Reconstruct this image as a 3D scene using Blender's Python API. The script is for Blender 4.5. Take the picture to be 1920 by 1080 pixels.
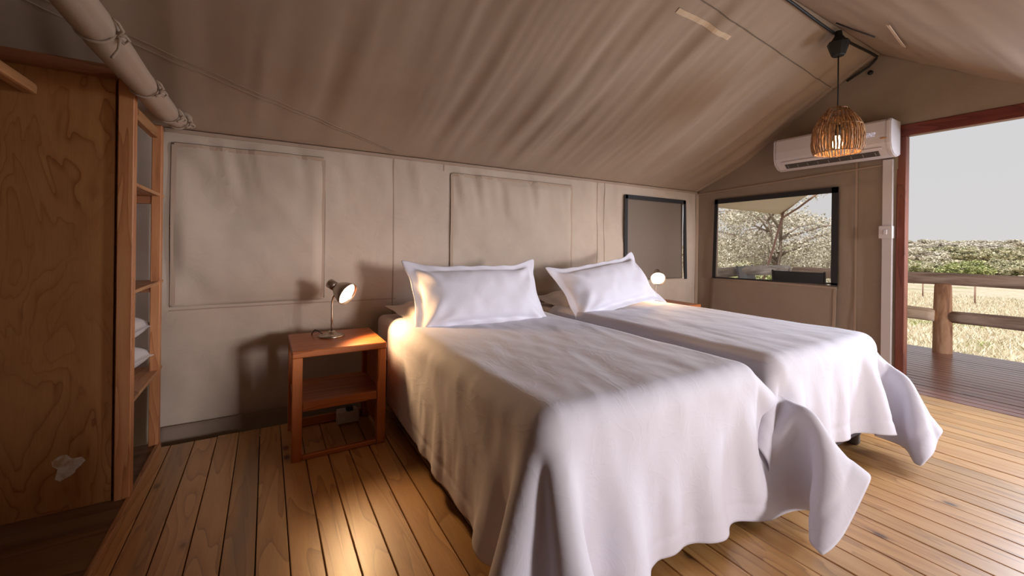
import bpy, bmesh, math, random
import numpy as np
from mathutils import Vector, Matrix, Euler, noise as mnoise
R = math.radians
PI = math.pi
for o in list(bpy.data.objects): bpy.data.objects.remove(o)
S = bpy.context.scene
COL = S.collection

# ------------------------------------------------------------------ camera
CAMF = 768.2
cam = bpy.data.cameras.new('camera'); camo = bpy.data.objects.new('camera', cam); COL.objects.link(camo)
cam.sensor_width = 36; cam.sensor_fit = 'HORIZONTAL'; cam.lens = CAMF/1920*36
cam.shift_y = -(540-458.4)/1920
cam.clip_start = .02; cam.clip_end = 600
yaw, roll = R(30.874), R(.707)
r = Vector((math.cos(yaw), -math.sin(yaw), 0)); u = Vector((0, 0, 1)); w = Vector((math.sin(yaw), math.cos(yaw), 0))
r2 = r*math.cos(roll)+u*math.sin(roll); u2 = -r*math.sin(roll)+u*math.cos(roll)
M = Matrix.Identity(4)
for i in range(3):
    M[i][0] = r2[i]; M[i][1] = u2[i]; M[i][2] = -w[i]
M[0][3], M[1][3], M[2][3] = 0, -2.98, 1.1
camo.matrix_world = M
S.camera = camo

# ------------------------------------------------------------------ light and exposure
S.view_settings.view_transform = 'Standard'; S.view_settings.look = 'None'
S.view_settings.gamma = 1; S.view_settings.use_curve_mapping = False
S.view_settings.exposure = 0.0
wd = bpy.data.worlds.new('sky'); S.world = wd; wd.use_nodes = True
nt = wd.node_tree; bg = nt.nodes['Background']
tc = nt.nodes.new('ShaderNodeTexCoord'); sep = nt.nodes.new('ShaderNodeSeparateXYZ'); cr = nt.nodes.new('ShaderNodeValToRGB')
nt.links.new(tc.outputs['Generated'], sep.inputs[0]); nt.links.new(sep.outputs['Z'], cr.inputs[0]); nt.links.new(cr.outputs[0], bg.inputs[0])
cr.color_ramp.elements[0].position = 0.0; cr.color_ramp.elements[0].color = (.80, .78, .775, 1)
cr.color_ramp.elements[1].position = .9; cr.color_ramp.elements[1].color = (.68, .72, .80, 1)
bg.inputs[1].default_value = .86
def lamp(name, kind, energy, color, loc, rot=None, target=None, **k):
    l = bpy.data.lights.new(name, kind); l.energy = energy; l.color = color
    for a, v in k.items(): setattr(l, a, v)
    o = bpy.data.objects.new(name, l); COL.objects.link(o); o.location = loc
    if target is not None: o.rotation_euler = (Vector(target)-Vector(loc)).to_track_quat('-Z', 'Y').to_euler()
    elif rot: o.rotation_euler = rot
    return o
lamp('sun', 'SUN', 4.2, (1, .93, .82), (0, 0, 20), target=(9, 2.2, 7), angle=R(3))
lamp('added_front_lamp', 'AREA', 240, (1.0, .95, .96), (2.9, -7.4, 1.32), target=(1.3, 0, 1.0), shape='RECTANGLE', size=.8, size_y=.8)  # area lamp added outside the unseen front opening, in place of daylight
lamp('doorway_daylight', 'AREA', 40, (.78, .86, 1.0), (4.6, -2.8, 1.42), target=(2.1, -1.5, .35), shape='RECTANGLE', size=.5, size_y=1.05, spread=R(125))

# ------------------------------------------------------------------ node helpers
def mat(name, col=(.5, .5, .5), rough=.6, metal=0, **k):
    m = bpy.data.materials.new(name); m.use_nodes = True
    b = m.node_tree.nodes['Principled BSDF']
    b.inputs['Base Color'].default_value = (*col, 1); b.inputs['Roughness'].default_value = rough; b.inputs['Metallic'].default_value = metal
    for a, v in k.items(): b.inputs[a].default_value = v
    return m
class NT:
    def __init__(s, m): s.t = m.node_tree; s.b = s.t.nodes['Principled BSDF']
    def n(s, kind, **k):
        x = s.t.nodes.new('ShaderNode'+kind)
        for a, v in k.items():
            if a.startswith('i_'): x.inputs[a[2:].replace('_', ' ')].default_value = v
            else: setattr(x, a, v)
        return x
    def l(s, a, b): s.t.links.new(a, b)
    def coord(s, scale=(1, 1, 1), rand=True, out='Object'):
        tc = s.n('TexCoord'); mp = s.n('Mapping'); s.l(tc.outputs[out], mp.inputs[0]); mp.inputs['Scale'].default_value = scale
        if rand:
            oi = s.n('ObjectInfo'); mu = s.n('Math', operation='MULTIPLY'); s.l(oi.outputs['Random'], mu.inputs[0]); mu.inputs[1].default_value = 37.3
            cb = s.n('CombineXYZ'); s.l(mu.outputs[0], cb.inputs[0]); s.l(mu.outputs[0], cb.inputs[1]); s.l(mu.outputs[0], cb.inputs[2])
            s.l(cb.outputs[0], mp.inputs['Location'])
        return mp.outputs[0]
    def noise(s, vec, scale, detail=3, rough=.5, dist=0):
        x = s.n('TexNoise'); s.l(vec, x.inputs['Vector']); x.inputs['Scale'].default_value = scale; x.inputs['Detail'].default_value = detail
        x.inputs['Roughness'].default_value = rough; x.inputs['Distortion'].default_value = dist; return x.outputs[0]
    def math(s, op, a, b=None, clamp=False):
        x = s.n('Math', operation=op); x.use_clamp = clamp
        for i, v in enumerate((a, b)):
            if v is None: continue
            if isinstance(v, (int, float)): x.inputs[i].default_value = v
            else: s.l(v, x.inputs[i])
        return x.outputs[0]
    def ramp(s, fac, stops):
        x = s.n('ValToRGB'); s.l(fac, x.inputs[0]); e = x.color_ramp.elements
        while len(e) > 1: e.remove(e[-1])
        for i, (p, c) in enumerate(stops):
            q = e[0] if i == 0 else e.new(p)
            q.position = p; q.color = (*c, 1) if len(c) == 3 else c
        return x.outputs[0]
    def mix(s, fac, a, b, mode='MIX'):
        x = s.n('Mix', data_type='RGBA', blend_type=mode)
        if isinstance(fac, (int, float)): x.inputs[0].default_value = fac
        else: s.l(fac, x.inputs[0])
        for i, v in ((6, a), (7, b)):
            if isinstance(v, tuple): x.inputs[i].default_value = (*v, 1)
            else: s.l(v, x.inputs[i])
        return x.outputs[2]
    def bump(s, h, strength=.3, dist=.01, nrm=None):
        x = s.n('Bump'); s.l(h, x.inputs['Height']); x.inputs['Strength'].default_value = strength; x.inputs['Distance'].default_value = dist
        if nrm is not None: s.l(nrm, x.inputs['Normal'])
        s.l(x.outputs[0], s.b.inputs['Normal']); return x.outputs[0]
    def col(s, c): s.l(c, s.b.inputs['Base Color'])

def canvas_mat(name, c, var=.12, wr=1.0, trans=0.0):
    m = mat(name, c, .9); t = NT(m); v = t.coord(rand=False)
    n1 = t.noise(v, 1.3, 4, .6); n2 = t.noise(v, 14, 3)
    a = tuple(x*(1-var) for x in c); b = tuple(min(1, x*(1+var)) for x in c)
    k = t.math('ADD', t.math('MULTIPLY', n1, .8), t.math('MULTIPLY', n2, .2))
    t.col(t.ramp(k, [(.3, a), (.7, b)]))
    n3 = t.noise(v, 5, 4, .55, .8); n4 = t.noise(v, 420, 1)
    h = t.math('ADD', t.math('MULTIPLY', n3, 1.0*wr), t.math('MULTIPLY', n4, .03))
    t.bump(h, .35, .02)
    return m
def wood_mat(name, c_dark, c_mid, c_light, axis='Y', fine=1.0, knots=0.0, rough=.45, stain=0.0, coat=0.0, ringw=1.0, kn=(.09, .035, .015)):
    m = mat(name, c_mid, rough); t = NT(m)
    sc = {'X': (.10, 1, 1), 'Y': (1, .10, 1), 'Z': (1, 1, .10)}[axis]
    v = t.coord(sc)
    big = t.noise(v, 7*fine, 2, .5, .4)
    rings = t.math('FRACT', t.math('MULTIPLY', big, 9*ringw))
    rr = t.ramp(rings, [(0, (0, 0, 0)), (.12, (.35, .35, .35)), (.6, (.8, .8, .8)), (.97, (1, 1, 1)), (1, (0, 0, 0))])
    fib = t.noise(v, 130*fine, 2, .6)
    f = t.math('ADD', t.math('MULTIPLY', rr, .55), t.math('MULTIPLY', fib, .45))
    col = t.ramp(f, [(.15, c_dark), (.5, c_mid), (.9, c_light)])
    oi = t.n('ObjectInfo')
    tint = t.ramp(oi.outputs['Random'], [(0, (.74, .70, .64)), (.35, (.95, .92, .88)), (.7, (1.05, 1.0, .95)), (1, (.86, .76, .66))])
    col = t.mix(.8, col, tint, 'MULTIPLY')
    if stain:
        st = t.noise(v, 3.2, 3, .6, .5)
        msk = t.ramp(st, [(.60, (0, 0, 0)), (.70, (1, 1, 1))])
        col = t.mix(t.math('MULTIPLY', msk, stain), col, (.20, .15, .095))
    if knots:
        vk = t.coord({'X': (.55, 1, 1), 'Y': (1, .55, 1), 'Z': (1, 1, .55)}[axis])
        vo = t.n('TexVoronoi'); t.l(vk, vo.inputs['Vector']); vo.inputs['Scale'].default_value = 6.2; vo.inputs['Randomness'].default_value = 1
        sx = t.n('SeparateColor'); t.l(vo.outputs['Color'], sx.inputs[0])
        sel = t.math('GREATER_THAN', sx.outputs[0], 1-knots)
        kk = t.ramp(vo.outputs['Distance'], [(0, (1, 1, 1)), (.06, (.9, .9, .9)), (.10, (.25, .25, .25)), (.2, (0, 0, 0))])
        col = t.mix(t.math('MULTIPLY', kk, sel), col, kn)
    t.col(col)
    t.bump(f, .12, .002)
    if coat:
        t.b.inputs['Coat Weight'].default_value = coat; t.b.inputs['Coat Roughness'].default_value = .33
        t.b.inputs['Coat IOR'].default_value = 1.7
    return m

M_ = {}
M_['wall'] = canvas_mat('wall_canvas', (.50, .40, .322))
M_['flap'] = canvas_mat('flap_canvas', (.485, .388, .31), .1, .6)
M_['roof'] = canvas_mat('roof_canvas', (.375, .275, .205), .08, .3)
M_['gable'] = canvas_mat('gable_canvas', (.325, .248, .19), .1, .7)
M_['roll'] = canvas_mat('roll_canvas', (.42, .32, .245), .08, .25)
M_['seam'] = canvas_mat('seam_tape', (.38, .275, .205), .1, .1)
M_['hem'] = canvas_mat('hem_tape', (.43, .315, .235), .1, .1)
M_['seamdark'] = mat('dark_seam_thread', (.16, .12, .09), .9)  # dark brown colour of the flap piping and one roof seam
M_['patch'] = canvas_mat('patch_canvas', (.62, .46, .32), .1, .2)
M_['band'] = canvas_mat('mud_flap_canvas', (.25, .18, .135), .1, .3)
M_['webbing'] = mat('black_webbing', (.018, .017, .02), .75)
M_['floor'] = wood_mat('pine_floor', (.36, .185, .07), (.54, .285, .096), (.64, .375, .15), 'Y', 1, .20, .40, .55, coat=.5)
M_['deck'] = wood_mat('dark_deck', (.15, .06, .048), (.24, .10, .08), (.33, .15, .12), 'Y', 1, .0, .25, coat=.5)
M_['joist'] = mat('dark_joist', (.035, .02, .012), .8)
M_['stand'] = wood_mat('orange_stained_pine', (.25, .065, .018), (.46, .135, .036), (.56, .19, .055), 'X', 1, .12, .38, 0, ringw=.8)
M_['stand_v'] = wood_mat('orange_stained_pine_upright', (.25, .065, .018), (.46, .135, .036), (.56, .19, .055), 'Z', 1, .12, .38, 0, ringw=.8)
M_['frame'] = wood_mat('varnished_pine_post', (.33, .12, .045), (.47, .19, .075), (.55, .26, .115), 'Z', 1.2, .08, .5)
M_['framey'] = wood_mat('varnished_pine_rail', (.24, .11, .045), (.42, .20, .085), (.52, .29, .14), 'Y', 1.2, .1, .5)
M_['framex'] = wood_mat('dark_pine_rail', (.17, .06, .025), (.28, .105, .045), (.36, .15, .07), 'X', 1.2, .1, .5)
M_['baseply'] = wood_mat('dark_plywood', (.09, .045, .022), (.17, .088, .042), (.25, .14, .07), 'X', .6, .0, .4, .5)
M_['jamb'] = wood_mat('red_meranti', (.11, .03, .018), (.19, .052, .032), (.25, .075, .045), 'Z', 1.2, 0, .4)
M_['header'] = wood_mat('red_meranti_beam', (.08, .016, .014), (.14, .028, .022), (.19, .045, .032), 'Y', 1.2, 0, .4)
# plywood with contour like cathedral grain
m = mat('plywood', (.5, .25, .1), .42); t = NT(m); v = t.coord((2.6, 1, .95), False)
n = t.noise(v, 1.9, 3.2, .5, .5)
fr = t.math('FRACT', t.math('MULTIPLY', n, 12))
ln = t.ramp(fr, [(0, (.22, .078, .025)), (.05, (.33, .125, .04)), (.22, (.44, .195, .066)), (.8, (.48, .225, .078)), (1, (.42, .18, .06))])
cm = t.noise(t.coord((1.3, 1, .8), False), 2.1, 3, .6); ln = t.mix(t.ramp(cm, [(.42, (0, 0, 0)), (.62, (.85, .85, .85))]), ln, (.45, .20, .07))
bl = t.noise(v, 5, 3, .6); ln = t.mix(t.ramp(bl, [(.4, (0, 0, 0)), (.75, (.5, .5, .5))]), ln, (.34, .13, .04))
fb = t.noise(t.coord((40, 1, 1.5), False), 6, 2); ln = t.mix(.25, ln, t.ramp(fb, [(.3, (.55, .5, .45)), (.7, (1, 1, 1))]), 'MULTIPLY')
t.col(ln); t.bump(fb, .05, .002); M_['ply'] = m
m = mat('white_putty', (.62, .52, .42), .8); t = NT(m); t.col(t.ramp(t.noise(t.coord(), 30, 3), [(.35, (.5, .3, .16)), (.55, (.68, .58, .47))])); M_['putty'] = m
def cotton(name, c, s=1):
    m = mat(name, c, .82); t = NT(m); v = t.coord(rand=False)
    v2 = t.coord((1, .35, 1), False); a = t.noise(v2, 8, 3, .5, 1.6); a2 = t.math('POWER', t.math('SUBTRACT', 1.0, t.math('ABSOLUTE', t.math('MULTIPLY', t.math('SUBTRACT', a, .5), 5)), True), 3.0); b = t.noise(v, 5, 3, .5, .6)
    t.bump(t.math('ADD', t.math('MULTIPLY', a2, .10), t.math('MULTIPLY', b, .7)), .35*s, .012)
    m.node_tree.nodes['Principled BSDF'].inputs['Sheen Weight'].default_value = .15
    return m
M_['cotton'] = cotton('white_cotton', (.615, .585, .65))
M_['pillow'] = cotton('white_pillowcase', (.70, .67, .74), .7)
M_['sheet'] = cotton('cream_sheet', (.66, .54, .47), .4)
M_['under'] = cotton('grey_beige_pillowcase', (.60, .53, .50), .8)
m = mat('brown_bed_fabric', (.17, .115, .095), .9); t = NT(m); t.col(t.ramp(t.noise(t.coord(), 500, 2), [(.3, (.12, .08, .065)), (.7, (.22, .155, .13))])); M_['basefab'] = m
M_['basedark'] = mat('charcoal_bed_panel', (.05, .04, .045), .7)
M_['plasticblack'] = mat('black_plastic', (.02, .018, .018), .45)
M_['castor'] = mat('brown_plastic_foot', (.07, .045, .035), .5)
M_['cable'] = mat('black_cable', (.012, .011, .011), .55)
M_['acwhite'] = mat('ac_white_plastic', (.66, .61, .64), .32)
M_['acvane'] = mat('ac_vane_plastic', (.25, .22, .21), .5)
M_['acgrey'] = mat('ac_grey_louvre', (.07, .06, .06), .5)
M_['trunk'] = mat('white_trunking', (.60, .545, .55), .45)
M_['nickel'] = mat('brushed_nickel', (.50, .42, .35), .32, 1)
M_['lampwhite'] = mat('lamp_inner_white', (.9, .85, .78), .5)
m = mat('lit_bulb', (1, .9, .75), .4); b = m.node_tree.nodes['Principled BSDF']; b.inputs['Emission Color'].default_value = (1, .80, .52, 1); b.inputs['Emission Strength'].default_value = 9; M_['bulb'] = m
m = mat('lit_frosted_disc', (1, .9, .75), .4); b = m.node_tree.nodes['Principled BSDF']; b.inputs['Emission Color'].default_value = (1, .86, .66, 1); b.inputs['Emission Strength'].default_value = 1.9; M_['disc'] = m
m = mat('led_digits', (.7, .7, .8), .4); b = m.node_tree.nodes['Principled BSDF']; b.inputs['Emission Color'].default_value = (.75, .78, 1, 1); b.inputs['Emission Strength'].default_value = .35; M_['led'] = m
M_['gold'] = mat('gold_badge', (.75, .42, .2), .3, .6)
M_['socket'] = mat('white_socket_plastic', (.60, .52, .46), .5)
m = mat('twigs', (.35, .18, .08), .75); t = NT(m); t.col(t.ramp(t.noise(t.coord((1, 1, .5)), 60, 3), [(.3, (.13, .055, .022)), (.55, (.38, .19, .08)), (.8, (.55, .32, .15))])); t.b.inputs['Subsurface Weight'].default_value = 0; M_['twig'] = m
def log_mat(name, a, b, c, ax):
    m = mat(name, b, .85); t = NT(m); v = t.coord({'X': (.12, 1, 1), 'Y': (1, .12, 1), 'Z': (1, 1, .15)}[ax])
    n1 = t.noise(v, 14, 4, .65, .8); t.col(t.ramp(n1, [(.3, a), (.5, b), (.72, c)])); t.bump(n1, .6, .02); return m
M_['logy'] = log_mat('weathered_log', (.20, .13, .10), (.42, .31, .25), (.58, .47, .40), 'Y')
M_['logtan'] = log_mat('tan_log', (.36, .22, .14), (.78, .60, .45), (.9, .76, .62), 'Y')
M_['logx'] = log_mat('grey_log', (.22, .19, .17), (.50, .46, .43), (.66, .62, .59), 'X')
M_['logz'] = log_mat('brown_post_log', (.24, .11, .06), (.52, .29, .17), (.68, .45, .30), 'Z')
M_['fly'] = mat('cream_fly_canvas', (.62, .53, .42), .9)
M_['flyouter'] = mat('fly_outer', (.40, .34, .27), .9)
M_['pole'] = mat('red_brown_pole', (.30, .17, .13), .6)
M_['chairblack'] = mat('black_chair_canvas', (.025, .025, .03), .8)
M_['orange'] = mat('orange_label', (.45, .09, .04), .7)
M_['greysteel'] = mat('grey_chair_frame', (.25, .27, .30), .5, .3)
M_['greycanvas'] = mat('grey_chair_canvas', (.30, .32, .36), .85)
# window meshes
def net(name, col, alpha):
    m = mat(name, col, .8); t = NT(m)
    tr = t.n('BsdfTransparent'); mx = t.n('MixShader'); mx.inputs[0].default_value = alpha
    t.l(tr.outputs[0], mx.inputs[1]); t.l(t.b.outputs[0], mx.inputs[2])
    out = m.node_tree.nodes['Material Output']; t.l(mx.outputs[0], out.inputs[0]); return m
M_['netclear'] = net('clear_insect_net', (.25, .22, .19), .07)
m = mat('dense_insect_net', (.1, .08, .065), .8); t = NT(m); v = t.coord(rand=False)
wv = t.n('TexWave', wave_type='BANDS', bands_direction='Z'); t.l(v, wv.inputs[0]); wv.inputs['Scale'].default_value = 42; wv.inputs['Distortion'].default_value = 3; wv.inputs['Detail'].default_value = 2; wv.inputs['Detail Scale'].default_value = .25
t.col(t.ramp(wv.outputs[1], [(0, (.17, .125, .095)), (1, (.215, .165, .13))])); M_['netdense'] = m

# ------------------------------------------------------------------ object helpers
def link(o, parent=None):
    COL.objects.link(o)
    if parent is not None: o.parent = parent
    return o
def tag(o, label=None, cat=None, group=None, kind=None):
    if label: o['label'] = label
    if cat: o['category'] = cat
    if group: o['group'] = group
    if kind: o['kind'] = kind
    return o
def empty(name, loc=(0, 0, 0), rz=0, **k):
    o = bpy.data.objects.new(name, None); o.location = loc; o.rotation_euler = (0, 0, rz); o.empty_display_size = .05
    COL.objects.link(o); return tag(o, **k)
def build(name, bm, m, parent=None, loc=None, rot=None, smooth=False, **k):
    me = bpy.data.meshes.new(name); bm.normal_update(); bm.to_mesh(me); bm.free()
    for x in (m if isinstance(m, (list, tuple)) else [m]): me.materials.append(x)
    if smooth: me.shade_smooth()
    o = bpy.data.objects.new(name, me)
    if loc is not None: o.location = loc
    if rot is not None: o.rotation_euler = rot
    link(o, parent); return tag(o, **k)
def raw(name, V, F, m, parent=None, smooth=True, loc=None, **k):
    me = bpy.data.meshes.new(name); me.from_pydata([tuple(map(float, p)) for p in V], [], F if isinstance(F, list) else F.tolist()); me.update()
    for x in (m if isinstance(m, (list, tuple)) else [m]): me.materials.append(x)
    if smooth: me.shade_smooth()
    o = bpy.data.objects.new(name, me)
    if loc is not None: o.location = loc
    link(o, parent); return tag(o, **k)
def box_bm(x0, x1, y0, y1, z0, z1, bev=.003, bm=None, mi=0, seg=1):
    own = bmesh.new()
    bmesh.ops.create_cube(own, size=1)
    for v in own.verts:
        v.co = Vector((x0+(v.co.x+.5)*(x1-x0), y0+(v.co.y+.5)*(y1-y0), z0+(v.co.z+.5)*(z1-z0)))
    if bev > 0: bmesh.ops.bevel(own, geom=own.edges[:], offset=bev, segments=seg, affect='EDGES', profile=.6)
    for f in own.faces: f.material_index = mi
    if bm is None: return own
    tmp = bpy.data.meshes.new('t'); own.to_mesh(tmp); own.free(); bm.from_mesh(tmp); bpy.data.meshes.remove(tmp); return bm
def box(name, x0, x1, y0, y1, z0, z1, m, parent=None, bev=.003, seg=1, **k):
    """a box whose object origin sits at its own centre, so the grain differs per piece"""
    c = Vector(((x0+x1)/2, (y0+y1)/2, (z0+z1)/2))
    bm = box_bm(x0-c.x, x1-c.x, y0-c.y, y1-c.y, z0-c.z, z1-c.z, bev, seg=seg)
    return build(name, bm, m, parent, loc=c, **k)
def tube_bm(pts, rad, seg=10, bm=None, cap=True):
    bm = bm or bmesh.new(); pts = [Vector(p) for p in pts]; n = len(pts)
    if not hasattr(rad, '__len__'): rad = [rad]*n
    rings = []; ref = None
    for i, p in enumerate(pts):
        d = (pts[min(i+1, n-1)]-pts[max(i-1, 0)]).normalized()
        if ref is None:
            ref = Vector((0, 0, 1)) if abs(d.z) < .9 else Vector((1, 0, 0))
        a = (ref-d*ref.dot(d)).normalized(); b2 = d.cross(a); ref = a
        rings.append([bm.verts.new(p+(a*math.cos(2*PI*k/seg)+b2*math.sin(2*PI*k/seg))*rad[i]) for k in range(seg)])
    for i in range(n-1):
        for k in range(seg):
            bm.faces.new((rings[i][k], rings[i][(k+1) % seg], rings[i+1][(k+1) % seg], rings[i+1][k]))
    if cap:
        bm.faces.new(rings[0][::-1]); bm.faces.new(rings[-1])
    return bm
def tube(name, pts, rad, m, parent=None, seg=10, **k):
    c = Vector(pts[0])
    return build(name, tube_bm([Vector(p)-c for p in pts], rad, seg), m, parent, loc=c, smooth=True, **k)
def lathe_bm(prof, seg=32, bm=None):
    bm = bm or bmesh.new(); rings = []
    for (rr_, z) in prof:
        rings.append([bm.verts.new((max(rr_, 1e-5)*math.cos(2*PI*k/seg), max(rr_, 1e-5)*math.sin(2*PI*k/seg), z)) for k in range(seg)])
    for i in range(len(rings)-1):
        for k in range(seg):
            bm.faces.new((rings[i][k], rings[i][(k+1) % seg], rings[i+1][(k+1) % seg], rings[i+1][k]))
    bmesh.ops.remove_doubles(bm, verts=bm.verts[:], dist=2e-5)
    return bm
def copy_tree(o, parent=None):
    c = o.copy(); COL.objects.link(c)
    if parent is not None: c.parent = parent
    for ch in list(o.children): copy_tree(ch, c)
    return c
rng = np.random.default_rng(7)
def vnoise(x, y, seed=0, oct=3):
    """smooth value noise on numpy arrays"""
    out = 0; amp = 1; tot = 0
    for o_ in range(oct):
        g = np.random.default_rng(seed*31+o_).random((64, 64))*2-1
        xi = np.floor(x).astype(int); yi = np.floor(y).astype(int); fx = x-xi; fy = y-yi
        fx = fx*fx*fx*(fx*(fx*6-15)+10); fy = fy*fy*fy*(fy*(fy*6-15)+10)
        a = g[yi % 64, xi % 64]; b_ = g[yi % 64, (xi+1) % 64]; c = g[(yi+1) % 64, xi % 64]; d = g[(yi+1) % 64, (xi+1) % 64]
        out = out+amp*((a*(1-fx)+b_*fx)*(1-fy)+(c*(1-fx)+d*fx)*fy); tot += amp; amp *= .5; x = x*2.03+11.7; y = y*2.03+5.3
    return out/tot
def axis(a, b, step, keys=()):
    ks = sorted(set([a, b]+[k for k in keys if a < k < b])); out = []
    for i in range(len(ks)-1):
        n_ = max(1, int(round((ks[i+1]-ks[i])/step)))
        out += list(np.linspace(ks[i], ks[i+1], n_, endpoint=False))
    return np.array(out+[b])
def grid(name, A, B, fn, m, parent=None, hole=None, thick=.004, **k):
    """cloth sheet from parameter arrays A, B with rectangular holes left open"""
    aa, bb = np.meshgrid(A, B, indexing='ij'); P = np.stack(fn(aa, bb), -1).reshape(-1, 3)
    nb = len(B); F = []
    for i in range(len(A)-1):
        for j in range(len(B)-1):
            ca, cb_ = (A[i]+A[i+1])/2, (B[j]+B[j+1])/2
            if hole and any(h[0] < ca < h[1] and h[2] < cb_ < h[3] for h in hole): continue
            F.append((i*nb+j, (i+1)*nb+j, (i+1)*nb+j+1, i*nb+j+1))
    o = raw(name, P, F, m, parent, **k)
    if thick:
        md = o.modifiers.new('thickness', 'SOLIDIFY'); md.thickness = thick; md.offset = 0
    return o

# ================================================================== THE SHELL
XG = 4.278; EAVE = 1.733; YR = -1.645; ZR = 2.69; YF = -3.2; XL = -1.75
# --- floor of single boards
fl = box('floor', XL, XG+.01, YF, -.16, -.14, -.045, M_['joist'], bev=0, kind='structure')
def par(o, p):
    """keep the world position while parenting to an unrotated thing"""
    o.parent = p; o.location = Vector(o.location)-Vector(p.location); return o
W = .1022; xs = []
x = XL
bprot = None
rnd = random.Random(5)
k0 = int((XL-.285)/W)
k = 0; x = .285-W*20
while x < XG-.02:
    x1 = min(x+W-.0036, XG-.003)
    # photographs shows slightly wandering joints
    b = box('floorboard', x, x1, YF+.01, -.158+rnd.uniform(-.004, .004), -.03, rnd.uniform(-.0012, .0006), M_['floor'], bev=.0022)
    par(b, fl); x += W
# --- deck of darker boards outside
dk = box('deck', XG+.02, 6.36, -4.1, .12, -.2, -.06, M_['joist'], bev=0, kind='structure')
x = XG+.012
while x < 6.33:
    b = box('deck_board', x, x+.088, -4.1, .12, -.03, -.002+rnd.uniform(-.001, .001), M_['deck'], bev=.003); par(b, dk); x += .0965

# --- walls
def wall_y(aa, bb):       # aa = x, bb = z
    y = .018*vnoise(aa*1.3, bb*1.1, 3, 2)+.006*vnoise(aa*6, bb*2.2, 4, 2)
    # gathers under the eave
    y = y+.020*vnoise(aa*17+bb*3, bb*1.5, 5, 1)*np.clip((bb-1.25)/.48, 0, 1)
    # slack diagonal buckles
    y = y+.012*vnoise((aa+bb*.75)*4.2, (aa-bb)*.6, 6, 2)
    edge = np.clip((XG-aa)/.1, 0, 1)*np.clip((EAVE-bb)/.08, 0, 1)
    return aa, y*edge+.006, bb
MW = (3.115, 4.03, .745, 1.605)     # mesh window opening in the long wall
wb = grid('wall_back', axis(XL, XG, .03, MW[:2]), axis(-.14, EAVE+.012, .03, MW[2:]), wall_y, M_['wall'], hole=[MW], kind='structure')
def seam(name, pts, wdt, m, parent, nrm=(0, -1, 0), th=.003, **k):
    """a sewn strip lying on the canvas along a polyline"""
    bm = bmesh.new(); pts = [Vector(p) for p in pts]; nv = Vector(nrm).normalized(); prev = None
    for i, p in enumerate(pts):
        d = (pts[min(i+1, len(pts)-1)]-pts[max(i-1, 0)]).normalized(); s_ = d.cross(nv).normalized()*wdt/2
        cur = [bm.verts.new(p+s_), bm.verts.new(p+s_+nv*th), bm.verts.new(p-s_+nv*th), bm.verts.new(p-s_)]
        if prev:
            for a in range(4): bm.faces.new((prev[a], prev[(a+1) % 4], cur[(a+1) % 4], cur[a]))
        else: bm.faces.new(cur)
        prev = cur
    bm.faces.new(prev[::-1])
    bmesh.ops.recalc_face_normals(bm, faces=bm.faces[:])
    return build(name, bm, m, parent, **k)
def on_wall(x, z, off=.004):
    a, y, b_ = wall_y(np.array([x]), np.array([z])); return Vector((x, float(y[0])-off, z))
def wall_line(x0, z0, x1, z1, n_=16, off=.003): return [on_wall(x0+(x1-x0)*i/n_, z0+(z1-z0)*i/n_, off) for i in range(n_+1)]
for xx in (.782, 2.83, 2.74, 1.165):
    z0 = -.05 if xx != 1.165 else 1.66
    seam('seam', wall_line(xx, z0, xx, EAVE-.01, 40), .007 if xx != 1.165 else .006, M_['seam'], wb, th=.0015)
# eave strip where roof and wall are sewn
seam('eave_seam', wall_line(-.5, EAVE-.012, XG-.02, EAVE-.012, 100, .006), .02, M_['seam'], wb, th=.004)
seam('corner_seam', [(XG-.012, -.01, z) for z in np.linspace(-.05, EAVE-.02, 20)], .03, M_['seam'], wb, nrm=(-1, -1, 0))
# two closed window flaps
def flap(x0, x1, z0, z1, seed, n):
    def fn(aa, bb):
        a, y, b_ = wall_y(aa, bb)
        u_ = np.clip(np.minimum(aa-x0, x1-aa)/.06, 0, 1); v_ = np.clip(np.minimum(bb-z0, z1-bb)/.06, 0, 1)
        y = y-.009-u_*v_*(.010+.030*vnoise(aa*2.1+bb*1.2, bb*2.1-aa*.7, seed, 2))
        y = y-.004*vnoise(aa*12, bb*5, seed+3, 2)*np.clip((z0+.16-bb)/.14, 0, 1)
        return aa, y, bb
    f = grid('window_flap', axis(x0, x1, .02), axis(z0, z1, .02), fn, M_['flap'], wb, thick=.003)
    def lp(a0, b0, a1, b1):
        o_ = []
        for i in range(25):
            a = a0+(a1-a0)*i/24; b_ = b0+(b1-b0)*i/24; q = fn(np.array([a]), np.array([b_])); o_.append((a, float(q[1][0])-.002, b_))
        return o_
    e = .012
    for q in ((x0+e, z1-e, x1-e, z1-e), (x1-e, z0+e, x1-e, z1-e), (x0+e, z0+e, x0+e, z1-e)): seam('hem', lp(*q), .024, M_['hem'], f, th=.0012)
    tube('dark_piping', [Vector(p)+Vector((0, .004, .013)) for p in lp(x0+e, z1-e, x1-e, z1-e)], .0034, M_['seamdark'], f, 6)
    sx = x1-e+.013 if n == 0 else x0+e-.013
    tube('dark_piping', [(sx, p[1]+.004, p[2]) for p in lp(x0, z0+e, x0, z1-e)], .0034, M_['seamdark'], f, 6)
    return f
flap(-.47, .327, .72, 1.656, 11, 0); flap(1.219, 2.425, .62, 1.65, 17, 1)
seam('seam', wall_line(-.47, .70, .80, .70, 40, .006), .006, M_['seam'], wb)
# mud flap band at the foot of the wall
def band(aa, bb):
    return aa, -.012-.02*np.clip((.05-bb)/.1, 0, 1)+.003*vnoise(aa*4, bb*3, 8, 2), bb
grid('mud_flap', axis(-.52, XG-.02, .04), axis(-.09, .05, .03), band, M_['band'], wb, thick=.004)
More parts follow.
